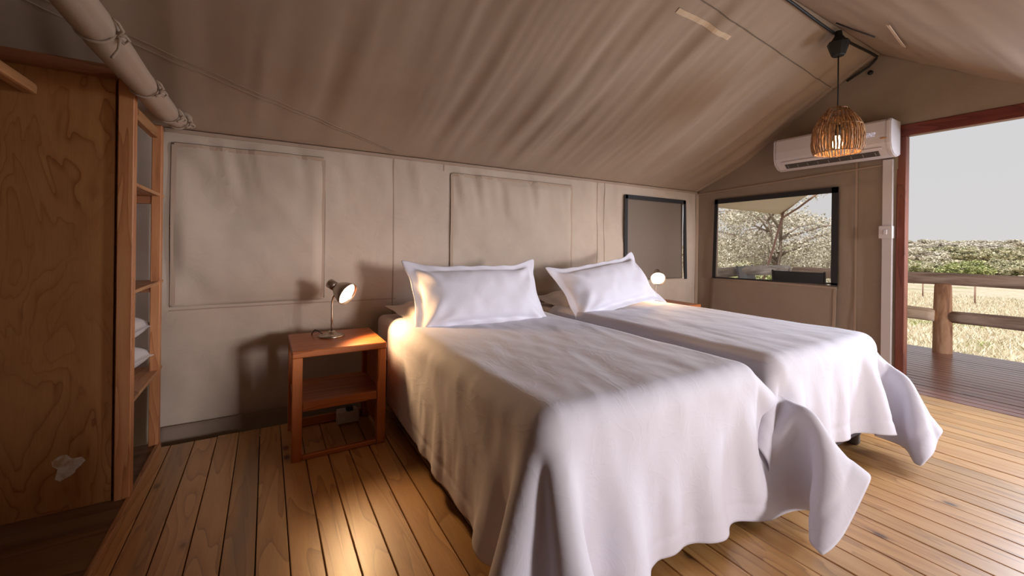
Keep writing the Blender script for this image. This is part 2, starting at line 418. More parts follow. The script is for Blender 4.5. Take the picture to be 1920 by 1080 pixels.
# --- window_1: dark mesh screen in the long wall
w1 = empty('window_1', ((MW[0]+MW[1])/2, 0, (MW[2]+MW[3])/2), kind='structure', label='dark insect mesh window with black webbing border in the long canvas wall')
def local(o, p): return par(o, p)
nt_ = grid('insect_mesh', axis(MW[0]-.01, MW[1]+.01, .05), axis(MW[2]-.01, MW[3]+.01, .05), lambda a, b: (a, .012+.006*vnoise(a*3, b*3, 9, 1), b), M_['netdense'], thick=.002); local(nt_, w1)
for nm, p0, p1 in (('border', (3.095, 1.60), (4.04, 1.60)), ('border', (3.115, .70), (3.108, 1.615)), ('border', (4.06, .735), (4.025, 1.615))):
    pts = [Vector((p0[0]+(p1[0]-p0[0])*i/12, -.016, p0[1]+(p1[1]-p0[1])*i/12)) for i in range(13)]
    s_ = seam(nm, pts, .042, M_['webbing'], None, th=.006); local(s_, w1)

# gable wall with window and doorway -------------------------------------------------
PROF = [(0, 1.733), (-.566, 2.03), (-.826, 2.19), (-1.06, 2.35), (-1.272, 2.475), (-1.465, 2.585), (YR, ZR), (-2.386, 2.192), (YF, 1.70)]
py = np.array([p[0] for p in PROF])[::-1]; pz = np.array([p[1] for p in PROF])[::-1]
def roof_z(y): return np.interp(y, py, pz)
GW = (-1.355, -.262, .775, 1.605); DO = (-3.1, -1.765, -.2, 2.0)
def gable_fn(aa, bb):      # aa = y, bb = fraction of the height
    H = roof_z(aa)+.01
    z = np.where(bb <= 2.0, bb, 2.0+(bb-2.0)*np.maximum(H-2.0, 0)/.7)
    z = np.minimum(z, H)
    xx = .012*vnoise(aa*2.2, z*2, 21, 2)+.012*vnoise((aa*.8+z)*3, (z-aa)*.9, 22, 2)*np.clip((z-1.6)/.3, 0, 1)
    ed = np.clip(-aa/.1, 0, 1)
    return XG+xx*ed, aa, z
A_ = axis(YF, 0, .03, [YR, GW[0], GW[1], DO[0], DO[1]]); B_ = axis(-.1, 2.7, .03, [GW[2], GW[3], 2.0])
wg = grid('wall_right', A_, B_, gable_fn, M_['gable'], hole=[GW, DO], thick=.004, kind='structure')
seam('seam', [(XG-.008, -1.50, z) for z in np.linspace(0, 2.0, 20)], .014, M_['seam'], wg, nrm=(-1, 0, 0))
seam('seam', [(XG-.016, y, 1.70+.045*(-y)) for y in np.linspace(-.03, -1.7, 30)], .012, M_['seam'], wg, nrm=(-1, 0, 0))
w2 = empty('window_2', (XG, (GW[0]+GW[1])/2, (GW[2]+GW[3])/2), kind='structure', label='open gable window with black webbing border looking onto the deck railing and trees')
o = grid('insect_mesh', axis(GW[0]-.01, GW[1]+.01, .1), axis(GW[2]-.01, GW[3]+.01, .1), lambda a, b: (XG+.004+0*a, a, b), M_['netclear'], thick=0); local(o, w2)
def bar_x(nm, p0, p1, wd_, m, parent, xo=XG-.02, th=.008):
    pts = [Vector((xo, p0[0]+(p1[0]-p0[0])*i/12, p0[1]+(p1[1]-p0[1])*i/12)) for i in range(13)]
    s_ = seam(nm, pts, wd_, m, None, nrm=(-1, 0, 0), th=th); local(s_, parent); return s_
bar_x('border', (-.235, 1.598), (-1.378, 1.612), .05, M_['webbing'], w2)
bar_x('border', (-1.355, .772), (-1.355, 1.635), .05, M_['webbing'], w2)
bar_x('border', (-.232, .755), (-.252, 1.62), .036, M_['webbing'], w2)
bar_x('border', (-.235, .762), (-1.378, .79), .014, M_['webbing'], w2)
# blind hanging below the gable window
def bl_fn(aa, bb): return XG-.03-.012*vnoise(aa*2.4, bb*3, 31, 2)-.02*np.clip((.6-bb)/.6, 0, 1)+.014*np.clip((bb-.70)/.06, 0, 1), aa, bb
bf = grid('window_flap', axis(-1.372, -.20, .03), axis(.20, .765, .03), bl_fn, M_['gable'], wg, thick=.004)
def bl_pts(p0, p1): 
    o_ = []
    for i in range(17):
        a = p0[0]+(p1[0]-p0[0])*i/16; b_ = p0[1]+(p1[1]-p0[1])*i/16; q = bl_fn(np.array([a]), np.array([b_])); o_.append((float(q[0][0])-.004, a, b_))
    return o_
seam('hem', bl_pts((-1.362, .22), (-1.362, .745)), .02, M_['seam'], bf, nrm=(-1, 0, 0))
seam('hem', bl_pts((-.21, .755), (-1.362, .755)), .018, M_['seam'], bf, nrm=(-1, 0, 0))
tube('grommet', [(XG+.004, -1.585, 2.555), (XG-.02, -1.585, 2.555)], .018, M_['cable'], wg, 12)
# door frame
d1 = empty('door_1', (XG, -1.79, 0), kind='structure', label='reddish timber door frame of the open doorway to the deck')
local(box('jamb', XG-.012, XG+.06, -1.812, -1.756, -.02, 1.985, M_['jamb'], bev=.004), d1)
local(box('header', XG-.014, XG+.06, -3.14, -1.72, 1.985, 2.075, M_['header'], bev=.005), d1)
local(box('jamb', XG-.03, XG+.06, -3.14, -3.08, -.02, 1.985, M_['jamb'], bev=.004), d1)
# left, front walls (front one is unseen, its opening added to let the outside area lamp in)
def left_fn(aa, bb):
    z = np.minimum(bb, roof_z(aa)); return XL+.01*vnoise(aa*2, z*2, 41, 2), aa, z
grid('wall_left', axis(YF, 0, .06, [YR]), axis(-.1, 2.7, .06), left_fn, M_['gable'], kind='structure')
grid('wall_front', axis(XL, XG, .08, [.85, 3.9]), axis(-.1, 1.72, .08, [.05, 1.68]), lambda a, b: (a, YF+.01*vnoise(a*2, b*2, 42, 2), b), M_['gable'], hole=[(.85, 3.9, .05, 1.68)], kind='structure')

# --- roof canvas (left slope seen, right slope beyond the ridge)
def sag(y): return 0
def roof_l(aa, bb):         # aa = x, bb = y (0..YR)
    z = roof_z(bb); t_ = -bb/1.645
    mid = np.sin(np.clip(t_, 0, 1)*PI)
    sl = aa+.55*bb*0
    f1 = vnoise((sl-.25*t_)*5.2, t_*.9+3, 51, 2)
    f2 = vnoise((sl-.15*t_)*11, t_*1.3, 52, 2)
    amp = .35+.65*np.clip((aa-.3)/1.2, 0, 1)
    d = mid**.7*(.042*f1*amp+.016*f2*amp)+.016*vnoise(aa*.8, t_*1.5, 53, 2)*mid
    # sharper pleats near the eave towards the far corner
    d = d+.022*(1-np.abs(vnoise((aa-.1*t_)*9, t_*.6, 54, 1))*2)*mid*np.clip((aa-1.6)/1.5, 0, 1)*.7
    # gathering near the ridge patch
    return aa, bb-.5*d, z-.86*d-.012*mid
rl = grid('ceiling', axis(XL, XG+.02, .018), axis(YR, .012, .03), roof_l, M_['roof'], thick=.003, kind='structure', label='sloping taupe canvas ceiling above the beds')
def on_roof(x, y, off=.004):
    q = roof_l(np.array([x]), np.array([float(y)])); return Vector((float(q[0][0]), float(q[1][0])-.5*off, float(q[2][0])-.86*off))
def roof_line(x0, y0, x1, y1, n_=60, off=.003): return [on_roof(x0+(x1-x0)*i/n_, y0+(y1-y0)*i/n_, off) for i in range(n_+1)]
RN = (0, -.5, -.86)
for dlt in (0, .022):
    seam('seam', roof_line(-1.02, -.715+dlt*2.2, .77, -.05+dlt*.4), .005, M_['seam'], rl, nrm=RN, th=.003)
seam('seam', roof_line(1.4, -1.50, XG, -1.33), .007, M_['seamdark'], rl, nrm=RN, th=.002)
seam('canvas_patch', roof_line(2.09, -1.37, 2.66, -1.35, 24), .032, M_['patch'], rl, nrm=RN, th=.003)
seam('corner_hem', [on_roof(XG-.07, y, .004) for y in np.linspace(-.02, YR+.03, 50)], .035, M_['seam'], rl, nrm=RN, th=.004)
def roof_r(aa, bb):
    z = roof_z(bb); t_ = (YR-bb)/1.55; mid = np.sin(np.clip(t_, 0, 1)*PI)
    d = .022*vnoise(aa*.5, bb*7+aa*.5, 61, 2)*np.clip(t_*3, 0, 1)+.006*vnoise(aa*1.1, bb*15+aa*1.1, 62, 1)*np.clip(t_*4, 0, 1)
    return aa, bb+.3*d, z-.85*d
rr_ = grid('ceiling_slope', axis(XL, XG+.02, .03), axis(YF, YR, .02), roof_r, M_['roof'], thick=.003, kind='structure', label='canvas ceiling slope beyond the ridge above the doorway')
seam('canvas_patch', [((3.059)+(3.643-(3.059))*i/10, (-2.057)+(-1.965-(-2.057))*i/10, (2.413)+(2.475-(2.413))*i/10-.02) for i in range(11)], .018, M_['patch'], rr_, nrm=(0, .55, -.83), th=.003)

# ridge cable, down the gable edge
cp = [(x, YR-.012*math.sin(x*3), ZR-.035-.012*abs(math.sin(x*2.3))) for x in np.linspace(-1.6, 4.2, 40)]
cp += [(4.235, -1.63, 2.645), (4.24, -1.58, 2.60), (4.245, -1.5, 2.565), (4.25, -1.43, 2.535)]
c_ = tube('power_cable', cp, .008, M_['cable'], seg=8, label='black electric cable running along the tent ridge and down the gable', cat='cable') if False else tube('power_cable', cp, .009, M_['cable'], seg=8)
tag(c_, 'black electric cable clipped along the tent ridge and down the gable edge', 'cable')
s_ = tube('strap', [(3.33, -1.70, 2.645), (3.42, -1.76, 2.60), (3.52, -1.85, 2.535)], .0045, M_['cable'], seg=6)
tag(s_, 'short dark strap end lying on the far ceiling slope beside the ridge', 'strap')

# ================================================================== BEDS
def solve(P, W_, sa, sb, rest, k_):
    A = P[sa]; B = P[sb]; d = B-A; L = np.sqrt((d*d).sum(-1))+1e-9
    c = (.5*k_*(1-rest/L))[..., None]*d
    A += c; B -= c
def groups(ny, nx, sp, jit):
    G = []
    def add(di, dj, par_i, par_j, mod_i, mod_j, kk, every=1):
        i0, j0 = par_i, par_j
        ni = ny-abs(di); nj = nx-abs(dj)
        ii = slice(i0, ni, mod_i); 
        if dj >= 0: ja = slice(j0, nj, mod_j); jb = slice(j0+dj, nx, mod_j)
        else: ja = slice(j0-dj, nx, mod_j); jb = slice(j0, nj, mod_j)
        ib = slice(i0+di, ny, mod_i)
        na = len(range(*ja.indices(nx))); nb_ = len(range(*jb.indices(nx))); n_ = min(na, nb_)
        ma = len(range(*ii.indices(ny))); mb = len(range(*ib.indices(ny))); m_ = min(ma, mb)
        sa = (slice(i0, i0+(m_-1)*mod_i+1, mod_i), slice(ja.start, ja.start+(n_-1)*mod_j+1, mod_j))
        sb = (slice(i0+di, i0+di+(m_-1)*mod_i+1, mod_i), slice(jb.start, jb.start+(n_-1)*mod_j+1, mod_j))
        L0 = sp*math.hypot(di, dj)
        rest = L0*jit[sa]
        G.append((sa, sb, rest, kk, every))
    for p in (0, 1): add(0, 1, 0, p, 1, 2, 1.0)
    for p in (0, 1): add(1, 0, p, 0, 2, 1, 1.0)
    for p in (0, 1): add(1, 1, p, 0, 2, 1, .25)
    for p in (0, 1): add(1, -1, p, 0, 2, 1, .25)
    for p in range(4): add(0, 2, 0, p, 1, 4, .15, 2)
    for p in range(4): add(2, 0, p, 0, 4, 1, .15, 2)
    # longer members give the quilt its body: broad folds rather than crumple
    for p in range(10): add(0, 5, 0, p, 1, 10, .2, 4)
    for p in range(10): add(5, 0, p, 0, 10, 1, .2, 4)
    return G
def fast_groups(G): return G
def duvet(x0, x1, yh, yf, ztop, rect, xlim_hi, xlim_lo, seed, steps=900, sp=.0175, flare=(), held=()):
    """drape a cotton quilt over the mattress box; rect = outline of the quilt laid flat"""
    X0, X1, Y0, Y1 = rect
    nx = int((X1-X0)/sp)+1; ny = int((Y0-Y1)/sp)+1
    jx = np.linspace(X0, X1, nx); iy = np.linspace(Y0, Y1, ny)
    PX, PY = np.meshgrid(jx, iy)
    rg = np.random.default_rng(seed)
    PZ = np.full_like(PX, ztop+.012)+.012*vnoise(PX*3+7, PY*3+9, seed, 2)
    PY = PY+.165*(PX-X0)/(X1-X0)*np.clip((-.6-PY)/1.2, 0, 1)
    for sg, xe in ((1, xlim_hi-.02), (-1, xlim_lo+.02)):      # the side in the gap between the beds starts already hanging
        if not (x0-.2 < xe < x1+.2): continue
        ov = np.maximum(sg*(PX-xe), 0); an = np.clip((PY-(yf+.02))/.35, 0, 1)*PI/2
        PX = np.where(ov > 0, xe+sg*ov*np.cos(an), PX); PZ = PZ-ov*np.sin(an)
    P = np.stack([PX, PY, PZ], -1); V = np.zeros_like(P)
    jit = 1+.022*vnoise(PX*5, PY*5, seed+1, 3)+.016*vnoise((PX+PY)*8, PX-PY, seed+2, 2)
    G = groups(ny, nx, sp, jit)
    dt = 1/420.; g = np.array([0, 0, -9.8])
    rr0 = .07; cx, cy = (x0+x1)/2, (yh+yf)/2
    hx, hy = (x1-x0)/2-rr0, (yh-yf)/2-rr0
    for s in range(steps):
        V += g*dt; V *= .992 if s < steps*.7 else .975
        P0 = P.copy(); P += V*dt
        for (sa, sb, rest, kk, ev) in G:
            if s % ev: continue
            solve(P, None, sa, sb, rest, kk)
        # collide with the rounded mattress block
        qx = P[..., 0]-cx; qy = P[..., 1]-cy; qz = P[..., 2]-(ztop-rr0)
        ax_ = np.abs(qx)-hx; ay_ = np.abs(qy)-hy; az_ = np.where(qz > 0, qz, 0)
        ox = np.maximum(ax_, 0); oy = np.maximum(ay_, 0)
        dist = np.sqrt(ox**2+oy**2+az_**2)
        inside = (dist < rr0) & (P[..., 2] > .10)
        # deep inside column -> push up
        deep = inside & (dist < 1e-4)
        sc = np.where(inside & ~deep, rr0/np.maximum(dist, 1e-6), 1.0)
        nX = np.where(inside & (ox > 0), cx+np.sign(qx)*(hx+ox*sc), P[..., 0])
        nY = np.where(inside & (oy > 0), cy+np.sign(qy)*(hy+oy*sc), P[..., 1])
        nZ = np.where(inside & (az_ > 0), ztop-rr0+az_*sc, P[..., 2])
        nZ = np.where(deep, np.maximum(nZ, ztop), nZ)
        P[..., 0] = nX; P[..., 1] = nY; P[..., 2] = nZ
        for (sx_, sy_, sz_, sr_) in flare:      # bunched filling that holds the hanging corner out
            dv = P-np.array([sx_, sy_, sz_]); dl_ = np.sqrt((dv*dv).sum(-1, keepdims=True))+1e-9
            P = np.where(dl_ < sr_, P+dv/dl_*(sr_-dl_), P)
        for (hi_, hj_, T_) in held:             # spots of the hem that lie where a hand dropped them
            di_, dj_ = np.arange(ny)-hi_ % ny, np.arange(nx)-hj_ % nx
            wt = np.exp(-(di_[:, None]**2+dj_[None, :]**2)/5.0)[..., None]; wt = np.where(wt > .01, wt, 0)
            cur = P[hi_, hj_].copy(); st = np.array(T_)-cur; dn = np.linalg.norm(st); mv = st*min(1, (.006/max(dn, 1e-6)))
            P = P+mv*wt
        fr_ = np.where(inside, .5, 0)[..., None]*np.array([1, 1, .15])
        # neighbours and floor
        inb = P[..., 1] > yf+.12
        P[..., 0] = np.where(inb, np.clip(P[..., 0], xlim_lo, xlim_hi), P[..., 0])
        lo = P[..., 2] < .008
        P[..., 2] = np.where(lo, .008, P[..., 2]); fr_ = np.where(lo[..., None], .6, fr_)
        P0 = P0+(P-P0)*fr_
        V = (P-P0)/dt
        sp_ = np.sqrt((V*V).sum(-1, keepdims=True)); V *= np.minimum(1, 6/np.maximum(sp_, 1e-6))
    return P
def quilt_obj(name, P, label, group=None):
    ny, nx, _ = P.shape
    # oxford hem groove a few cells in from the edge, pressed along the surface normal
    N = np.cross(np.gradient(P, axis=1), np.gradient(P, axis=0)); N /= np.linalg.norm(N, axis=-1, keepdims=True)+1e-9
    for a in range(3):
        pass
    I, J = np.mgrid[0:ny, 0:nx]; e = np.minimum(np.minimum(I, ny-1-I), np.minimum(J, nx-1-J))
    X_, Y_ = P[..., 0], P[..., 1]; top = np.clip(N[..., 2:3]*np.sign(N[20, nx//2, 2])*1.5-.3, 0, 1)
    wv_ = .0042*vnoise(X_*5+Y_*1.6, Y_*1.3-X_*.5, 95, 2)+.0026*(1-2.2*np.abs(vnoise(X_*8-Y_*2.2, Y_*1.8+X_, 96, 2)))+.002*vnoise(X_*14, Y_*6+X_*5, 97, 2)
    P = P+np.array([0, 0, 1.0])*(wv_[..., None]+.004)*top
    P = P+N*.0035*(1-2*np.abs(vnoise((X_+Y_)*9, P[..., 2]*4, 98, 2)))[..., None]*(1-top)*np.sign(N[20, nx//2, 2])
    P = P+N*np.where(e == 4, .004, 0)[..., None]
    F = [(i*nx+j, i*nx+j+1, (i+1)*nx+j+1, (i+1)*nx+j) for i in range(ny-1) for j in range(nx-1)]
    o = raw(name, P.reshape(-1, 3), F, M_['cotton'])
    md = o.modifiers.new('sub', 'SUBSURF'); md.levels = 1; md.render_levels = 1
    md = o.modifiers.new('thick', 'SOLIDIFY'); md.thickness = .006; md.offset = -1
    return tag(o, label, 'duvet')
def pillow_mesh(name, Wd, Hd, seed, m, pr=1.0, fl_=.05):
    """inflate two sewn cotton sheets with an oxford flange"""
    sp = .022; nx = int(Wd/sp)+1; ny = int(Hd/sp)+1
    PX, PY = np.meshgrid((np.arange(nx)-(nx-1)/2)*sp, (np.arange(ny)-(ny-1)/2)*sp)
    I, J = np.mgrid[0:ny, 0:nx]; e = np.minimum(np.minimum(I, ny-1-I), np.minimum(J, nx-1-J)); nf = int(round(fl_/sp))
    fl = (e <= nf)
    Ps = []
    jit = 1+.02*vnoise(PX*9+3, PY*9, seed, 3)
    G = groups(ny, nx, sp, jit)
    Pt = np.stack([PX, PY, np.where(fl, 0, .02)], -1); Pb = Pt*np.array([1, 1, -1.0]); Vt = np.zeros_like(Pt); Vb = Vt.copy()
    dt = 1/300.; inn = (~fl).astype(float)[..., None]
    for s in range(260):
        for P, V, sg in ((Pt, Vt, 1), (Pb, Vb, -1)):
            Nn = np.cross(np.gradient(P, axis=1), np.gradient(P, axis=0)); Nn /= np.linalg.norm(Nn, axis=-1, keepdims=True)+1e-9
            hgt = np.abs(P[..., 2:3]); target = .085*pr
            V += sg*Nn*inn*dt*90*np.clip((target-hgt)/target, -.3, 1); V *= .97; P += V*dt
        T0, B0 = Pt.copy(), Pb.copy()
        for P in (Pt, Pb):
            for (sa, sb, rest, kk, ev) in G:
                if s % ev: continue
                solve(P, None, sa, sb, rest, kk*(.5 if kk < 1 else 1))
        av = (Pt+Pb)/2; Pt[fl] = av[fl]; Pb[fl] = av[fl]
        Vt += (Pt-T0)/dt*.9; Vb += (Pb-B0)/dt*.9
    V_ = []; idx_t = np.arange(nx*ny).reshape(ny, nx); V_ = list((Pt+np.array([0, 0, .0025])).reshape(-1, 3)); idx_b = idx_t+nx*ny
    V_ += list((Pb-np.array([0, 0, .0025])).reshape(-1, 3)); F = []
    for i in range(ny-1):
        for j in range(nx-1):
            F.append((int(idx_t[i, j]), int(idx_t[i, j+1]), int(idx_t[i+1, j+1]), int(idx_t[i+1, j])))
            F.append((int(idx_b[i, j]), int(idx_b[i+1, j]), int(idx_b[i+1, j+1]), int(idx_b[i, j+1])))
    rim = [(0, j) for j in range(nx)]+[(i, nx-1) for i in range(1, ny)]+[(ny-1, j) for j in range(nx-2, -1, -1)]+[(i, 0) for i in range(ny-2, 0, -1)]
    for a in range(len(rim)):
        p, q = rim[a], rim[(a+1) % len(rim)]
        F.append((int(idx_t[q]), int(idx_t[p]), int(idx_b[p]), int(idx_b[q])))
    return np.array(V_), F
def place_pillow(name, VF, mtx, m, bend=None, **k):
    V, F = VF; V = V.copy()
    if bend: V = bend(V)
    V = np.array([tuple(mtx@Vector(p)) for p in V])
    o = raw(name, V, F, m); md = o.modifiers.new('sub', 'SUBSURF'); md.levels = 1; md.render_levels = 1
    return tag(o, **k)

ZT = .60
def make_bed(x0, x1, label, dark):
    bd = empty('bed', ((x0+x1)/2, -1.06, 0), label=label, cat='bed', group=None)
    local(box('bed_base', x0+.01, x1-.01, -2.045, -.08, .085, .36, M_['basefab'], bev=.02, seg=3), bd)
    local(box('mattress', x0, x1, -2.055, -.07, .365, ZT-.004, M_['sheet'], bev=.05, seg=4), bd)
    if dark: local(box('foot_panel', x0+.005, x1-.005, -2.052, -2.043, .10, .37, M_['basedark'], bev=.003), bd)
    for sx in (x0+.08, x1-.08):
        for sy in (-1.98, -.16):
            bm = lathe_bm([(0, .0), (.03, 0), (.036, .01), (.034, .05), (.04, .06), (.045, .09), (0, .09)], 20)
            o_ = build('foot', bm, M_['castor'], None, loc=(sx, sy, 0), smooth=True); local(o_, bd)
    # corner brackets that show under the quilt at the foot
    for sx in (x0+.03, x1-.03):
        local(box('corner_bracket', sx-.028, sx+.028, -2.058, -2.044, .08, .13, M_['trunk'], bev=.004), bd)
    return bd
make_bed(.665, 1.735, 'bed nearer the camera with brown fabric base, beside the lamp nightstand', False)
make_bed(1.875, 2.945, 'second bed, further right beside the canvas gable window, dark base panel', True)
# fitted sheets showing at the head end
for x0, x1, lb in ((.665, 1.735, 'cream fitted sheet showing at the head of the nearer bed'), (1.875, 2.945, 'cream fitted sheet showing at the head of the second bed')):
    bm = box_bm(x0-.006, x1+.006, -1.2, -.062, .33, ZT+.004, .052, seg=5)
    for v in bm.verts: v.co.z += .002*mnoise.noise(v.co*7)
    tag(build('fitted_sheet', bm, M_['sheet'], smooth=True), lb, 'sheet')

P1 = duvet(.655, 1.745, -.06, -2.07, ZT+.018, (.20, 2.27, -.42, -2.555), 1.80, -1, 3, held=((-22, -1, (1.97, -2.33, .24)), (-22, -14, (1.87, -2.20, .44)), (-1, -1, (1.66, -2.32, .03))))
quilt_obj('duvet', P1, 'white duvet draped over the nearer bed, left side lit warm by the lamp')
P2 = duvet(1.865, 2.955, -.06, -2.07, ZT+.018, (1.64, 3.37, -.42, -2.48), 9, 1.81, 8, held=((-21, -1, (3.03, -2.27, .13)), (-21, -12, (3.01, -2.18, .38)), (-1, -1, (2.74, -2.30, .04))))
quilt_obj('duvet', P2, 'white duvet draped over the second bed, nearer the doorway')

pA = pillow_mesh('a', .90, .485, 5, None, 1.0); pB = pillow_mesh('b', .93, .50, 9, None, 1.0); pC = pillow_mesh('c', .86, .46, 12, None, .75)
def frame(cx, cyy, cz, rx, ry, rz): return Matrix.Translation((cx, cyy, cz)) @ Euler((rx, ry, rz), 'XYZ').to_matrix().to_4x4()
def bend1(V):
    V = V.copy(); hx = V[:, 0].max(); hy = V[:, 1].max(); ux = V[:, 0]/hx; uy = V[:, 1]/hy
    c = np.clip(np.abs(ux)-.72, 0, 1)/.28*np.clip(np.abs(uy)-.6, 0, 1)/.4
    V[:, 0] += np.sign(ux)*.035*c; V[:, 1] += np.sign(uy)*.03*c          # pulled-out ears
    V[:, 1] -= .022*np.clip(uy, 0, 1)*(1-ux**2)                           # dipped upper edge
    wr = 0
    for sx in (-1, 1):
        for sy in (-1, 1):
            dx = V[:, 0]-sx*hx; dy = V[:, 1]-sy*hy; rr_ = np.hypot(dx, dy); th = np.arctan2(dy, dx)
            wr = wr+np.sin(th*13+sx*2+sy)*np.exp(-((rr_-.15)/.10)**2)*.011
    wr = wr+.010*vnoise(V[:, 0]*9+5, V[:, 1]*9+3, 91, 2)+.006*(1-2*np.abs(vnoise(V[:, 0]*14+V[:, 1]*6, V[:, 1]*8, 92, 1)))*np.abs(ux)
    V[:, 2] += wr*np.sign(V[:, 2]+1e-4)*np.where(np.abs(V[:, 2]) > .006, 1, .3)+np.where(np.abs(V[:, 2]) <= .006, 1, 0)*.006*np.sin(V[:, 0]*40+V[:, 1]*33)
    V[:, 2] -= .05*ux**2; V[:, 2] += .22*np.clip(-V[:, 1]-.12, 0, 1)
    return V
place_pillow('pillow', pA, frame(1.155, -.70, .792, R(60), R(0), R(-3)), M_['pillow'], bend1, label='white pillow propped up at the head of the nearer bed', cat='pillow')
place_pillow('pillow', pB, frame(2.30, -.64, .808, R(54), R(-7), R(3)), M_['pillow'], bend1, label='white pillow propped up on the second bed, its corner peaking over the mesh window', cat='pillow')
place_pillow('pillow', pC, frame(1.15, -.38, .675, R(10), 0, R(2)), M_['under'], bend1, label='pillow lying flat behind the propped one on the nearer bed', cat='pillow')
place_pillow('pillow', pC, frame(2.34, -.38, .675, R(10), 0, R(-2)), M_['under'], bend1, label='pillow lying flat behind the propped one on the second bed', cat='pillow')

# ================================================================== NIGHTSTANDS AND LAMPS
HN = .553
def nightstand(x0, y0, label, group=None):       # origin at its front left foot
    n_ = empty('nightstand', (x0, y0, 0), label=label, cat='nightstand')
    Wn, Dn, L_ = .462, .455, .05
    def b_(nm, *a, mm='stand', **k): o_ = box(nm, *a, M_[mm], None, **k); o_.parent = n_; return o_
    b_('tabletop', 0, Wn, 0, Dn, HN-.034, HN, bev=.004)
    for lx in (0, Wn-L_):
        for ly in (0, Dn-L_): b_('leg', lx+.002, lx+L_-.002, ly+.004, ly+L_-.004, 0, HN-.035, mm='stand_v', bev=.003)
    b_('shelf', .012, Wn-.012, .03, Dn-.012, .262, .28, bev=.002)
    b_('shelf_rail', L_, Wn-L_, .006, .026, .245, .29, bev=.003)
    b_('bottom_rail', L_, Wn-L_, .006, .03, 0.002, .024, bev=.003)
    b_('bottom_rail', L_, Wn-L_, Dn-.03, Dn-.006, .002, .05, bev=.003)
    for lx in (.004, Wn-.024): b_('side_panel', lx, lx+.018, L_, Dn-L_, .05 if lx > .1 else .02, HN-.036, bev=.002)
    return n_
ns = nightstand(.112, -.688, 'orange-stained wooden nightstand left of the nearer bed, with an open shelf')
# its left side is open in the photograph
for c in list(ns.children):
    if c.name.startswith('side_panel') and c.location.x < .2: bpy.data.objects.remove(c)
ns2 = nightstand(3.09, -.56, 'orange wooden nightstand right of the second bed, only its top edge in sight')
def desk_lamp(loc, rz, label, lit):
    l_ = empty('desk_lamp', loc, rz, label=label, cat='lamp')
    build('base', lathe_bm([(0, 0), (.066, 0), (.07, .003), (.068, .009), (.05, .014), (.032, .019), (.026, .027), (.018, .032), (0, .033)], 40), M_['nickel'], l_, smooth=True)
    hub = Vector((.012, 0, .262))
    tube('stem', [(0, 0, .03), (0, 0, .12), (0, 0, .185), (.001, 0, .205), (.006, 0, .225), (.016, 0, .245), (.030, 0, .262)], .0052, M_['nickel'], l_, 12)
    # head, axis along -Z of a tilted frame
    hd = bpy.data.objects.new('head', None)
    q = Vector((.70, -.58, -.42)).normalized().to_track_quat('-Z', 'Y'); E_ = q.to_matrix().to_4x4()
    C0 = Vector((.022, .0, .285))
    T = Matrix.Translation(C0) @ E_
    def put(nm, bm, mm, sm=True, par_=None):
        bm.transform(T @ Matrix.Scale(1.22, 4)); return build(nm, bm, M_[mm], par_ or l_, smooth=sm)
    sh = put('lamp_shade', lathe_bm([(.020, .0), (.026, -.004), (.034, -.016), (.044, -.034), (.052, -.056), (.0555, -.074), (.054, -.075), (.050, -.057), (.042, -.036), (.031, -.017), (.02, -.008)], 40), 'nickel')
    put('lamp_housing', lathe_bm([(0, .046), (.019, .045), (.022, .042), (.022, .0), (.0, -.002)], 28), 'nickel')
    d_ = put('lit_reflector', lathe_bm([(0, -.0655), (.049, -.0655), (.051, -.060), (0, -.058)], 36), 'disc', True, sh)
    P_ = T @ Vector((0, 0, -.145)); tgt = T @ Vector((0, 0, -1))
    li = lamp('lamp_light', 'SPOT', lit, (1, .62, .30), (0, 0, 0), spot_size=R(125), spot_blend=.5, shadow_soft_size=.058)
    li.parent = l_; li.location = P_; li.rotation_euler = (tgt-P_).to_track_quat('-Z', 'Y').to_euler()
    return l_
dl = desk_lamp((.328, -.40, HN), R(-8), 'brushed nickel reading lamp lit on the left nightstand', 27)
tube('cord', [(-.05, .03, .012), (-.075, .04, .03), (-.09, .05, .035), (-.10, .07, .02), (-.11, .09, .0), (-.13, .10, -.05), (-.16, .10, -.14), (-.185, .09, -.21), (-.19, .09, -.27)], .0028, M_['cable'], dl, 8)
d2 = desk_lamp((3.15, -.36, HN), R(-97), 'reading lamp lit on the far nightstand under the dark mesh window', 16)
# socket box behind/below the nightstand
sb = empty('socket_box', (.43, -.30, 0), label='white double socket box standing behind the foot of the left nightstand', cat='socket')
local(box('body', .372, .497, -.345, -.285, .004, .072, M_['socket'], bev=.006, seg=2), sb)
local(box('backing', .377, .492, -.285, -.268, 0.0, .074, M_['socket'], bev=.003), sb)
for xx in (.40, .44): local(box('rocker', xx, xx+.018, -.350, -.344, .028, .053, M_['trunk'], bev=.002), sb)
local(box('plug', .425, .465, -.33, -.295, .071, .094, M_['plasticblack'], bev=.004), sb)

# ================================================================== WARDROBE, LEFT
wr = empty('wardrobe', (-.9, -.4, 0), label='open plywood wardrobe with pine posts and shelves at the left', cat='wardrobe')
XW = -.477
def wbox(nm, *a, mm='frame', **k): o_ = box(nm, *a[:6], M_[mm], **k); local(o_, wr); return o_
wbox('post', XW-.050, XW, -.72, -.668, .03, 1.76, mm='frame', bev=.003)
wbox('post', XW-.040, XW, -.205, -.155, .03, 1.70, mm='frame', bev=.003)
wbox('plywood_panel', -1.74, XW-.062, -.70, -.684, .03, 1.79, mm='ply', bev=.001)
wbox('gap_shade_board', XW-.09, XW-.0505, -.684, -.664, .03, 1.79, mm='framex', bev=.001)  # dark board added behind panel and post, imitates the shade of their gap
wbox('top_rail', -1.74, XW-.052, -.745, -.70, 1.755, 1.80, mm='framex', bev=.003)
wbox('top_rail', XW-.045, XW-.015, -.668, -.205, 1.63, 1.68, mm='framey', bev=.003)
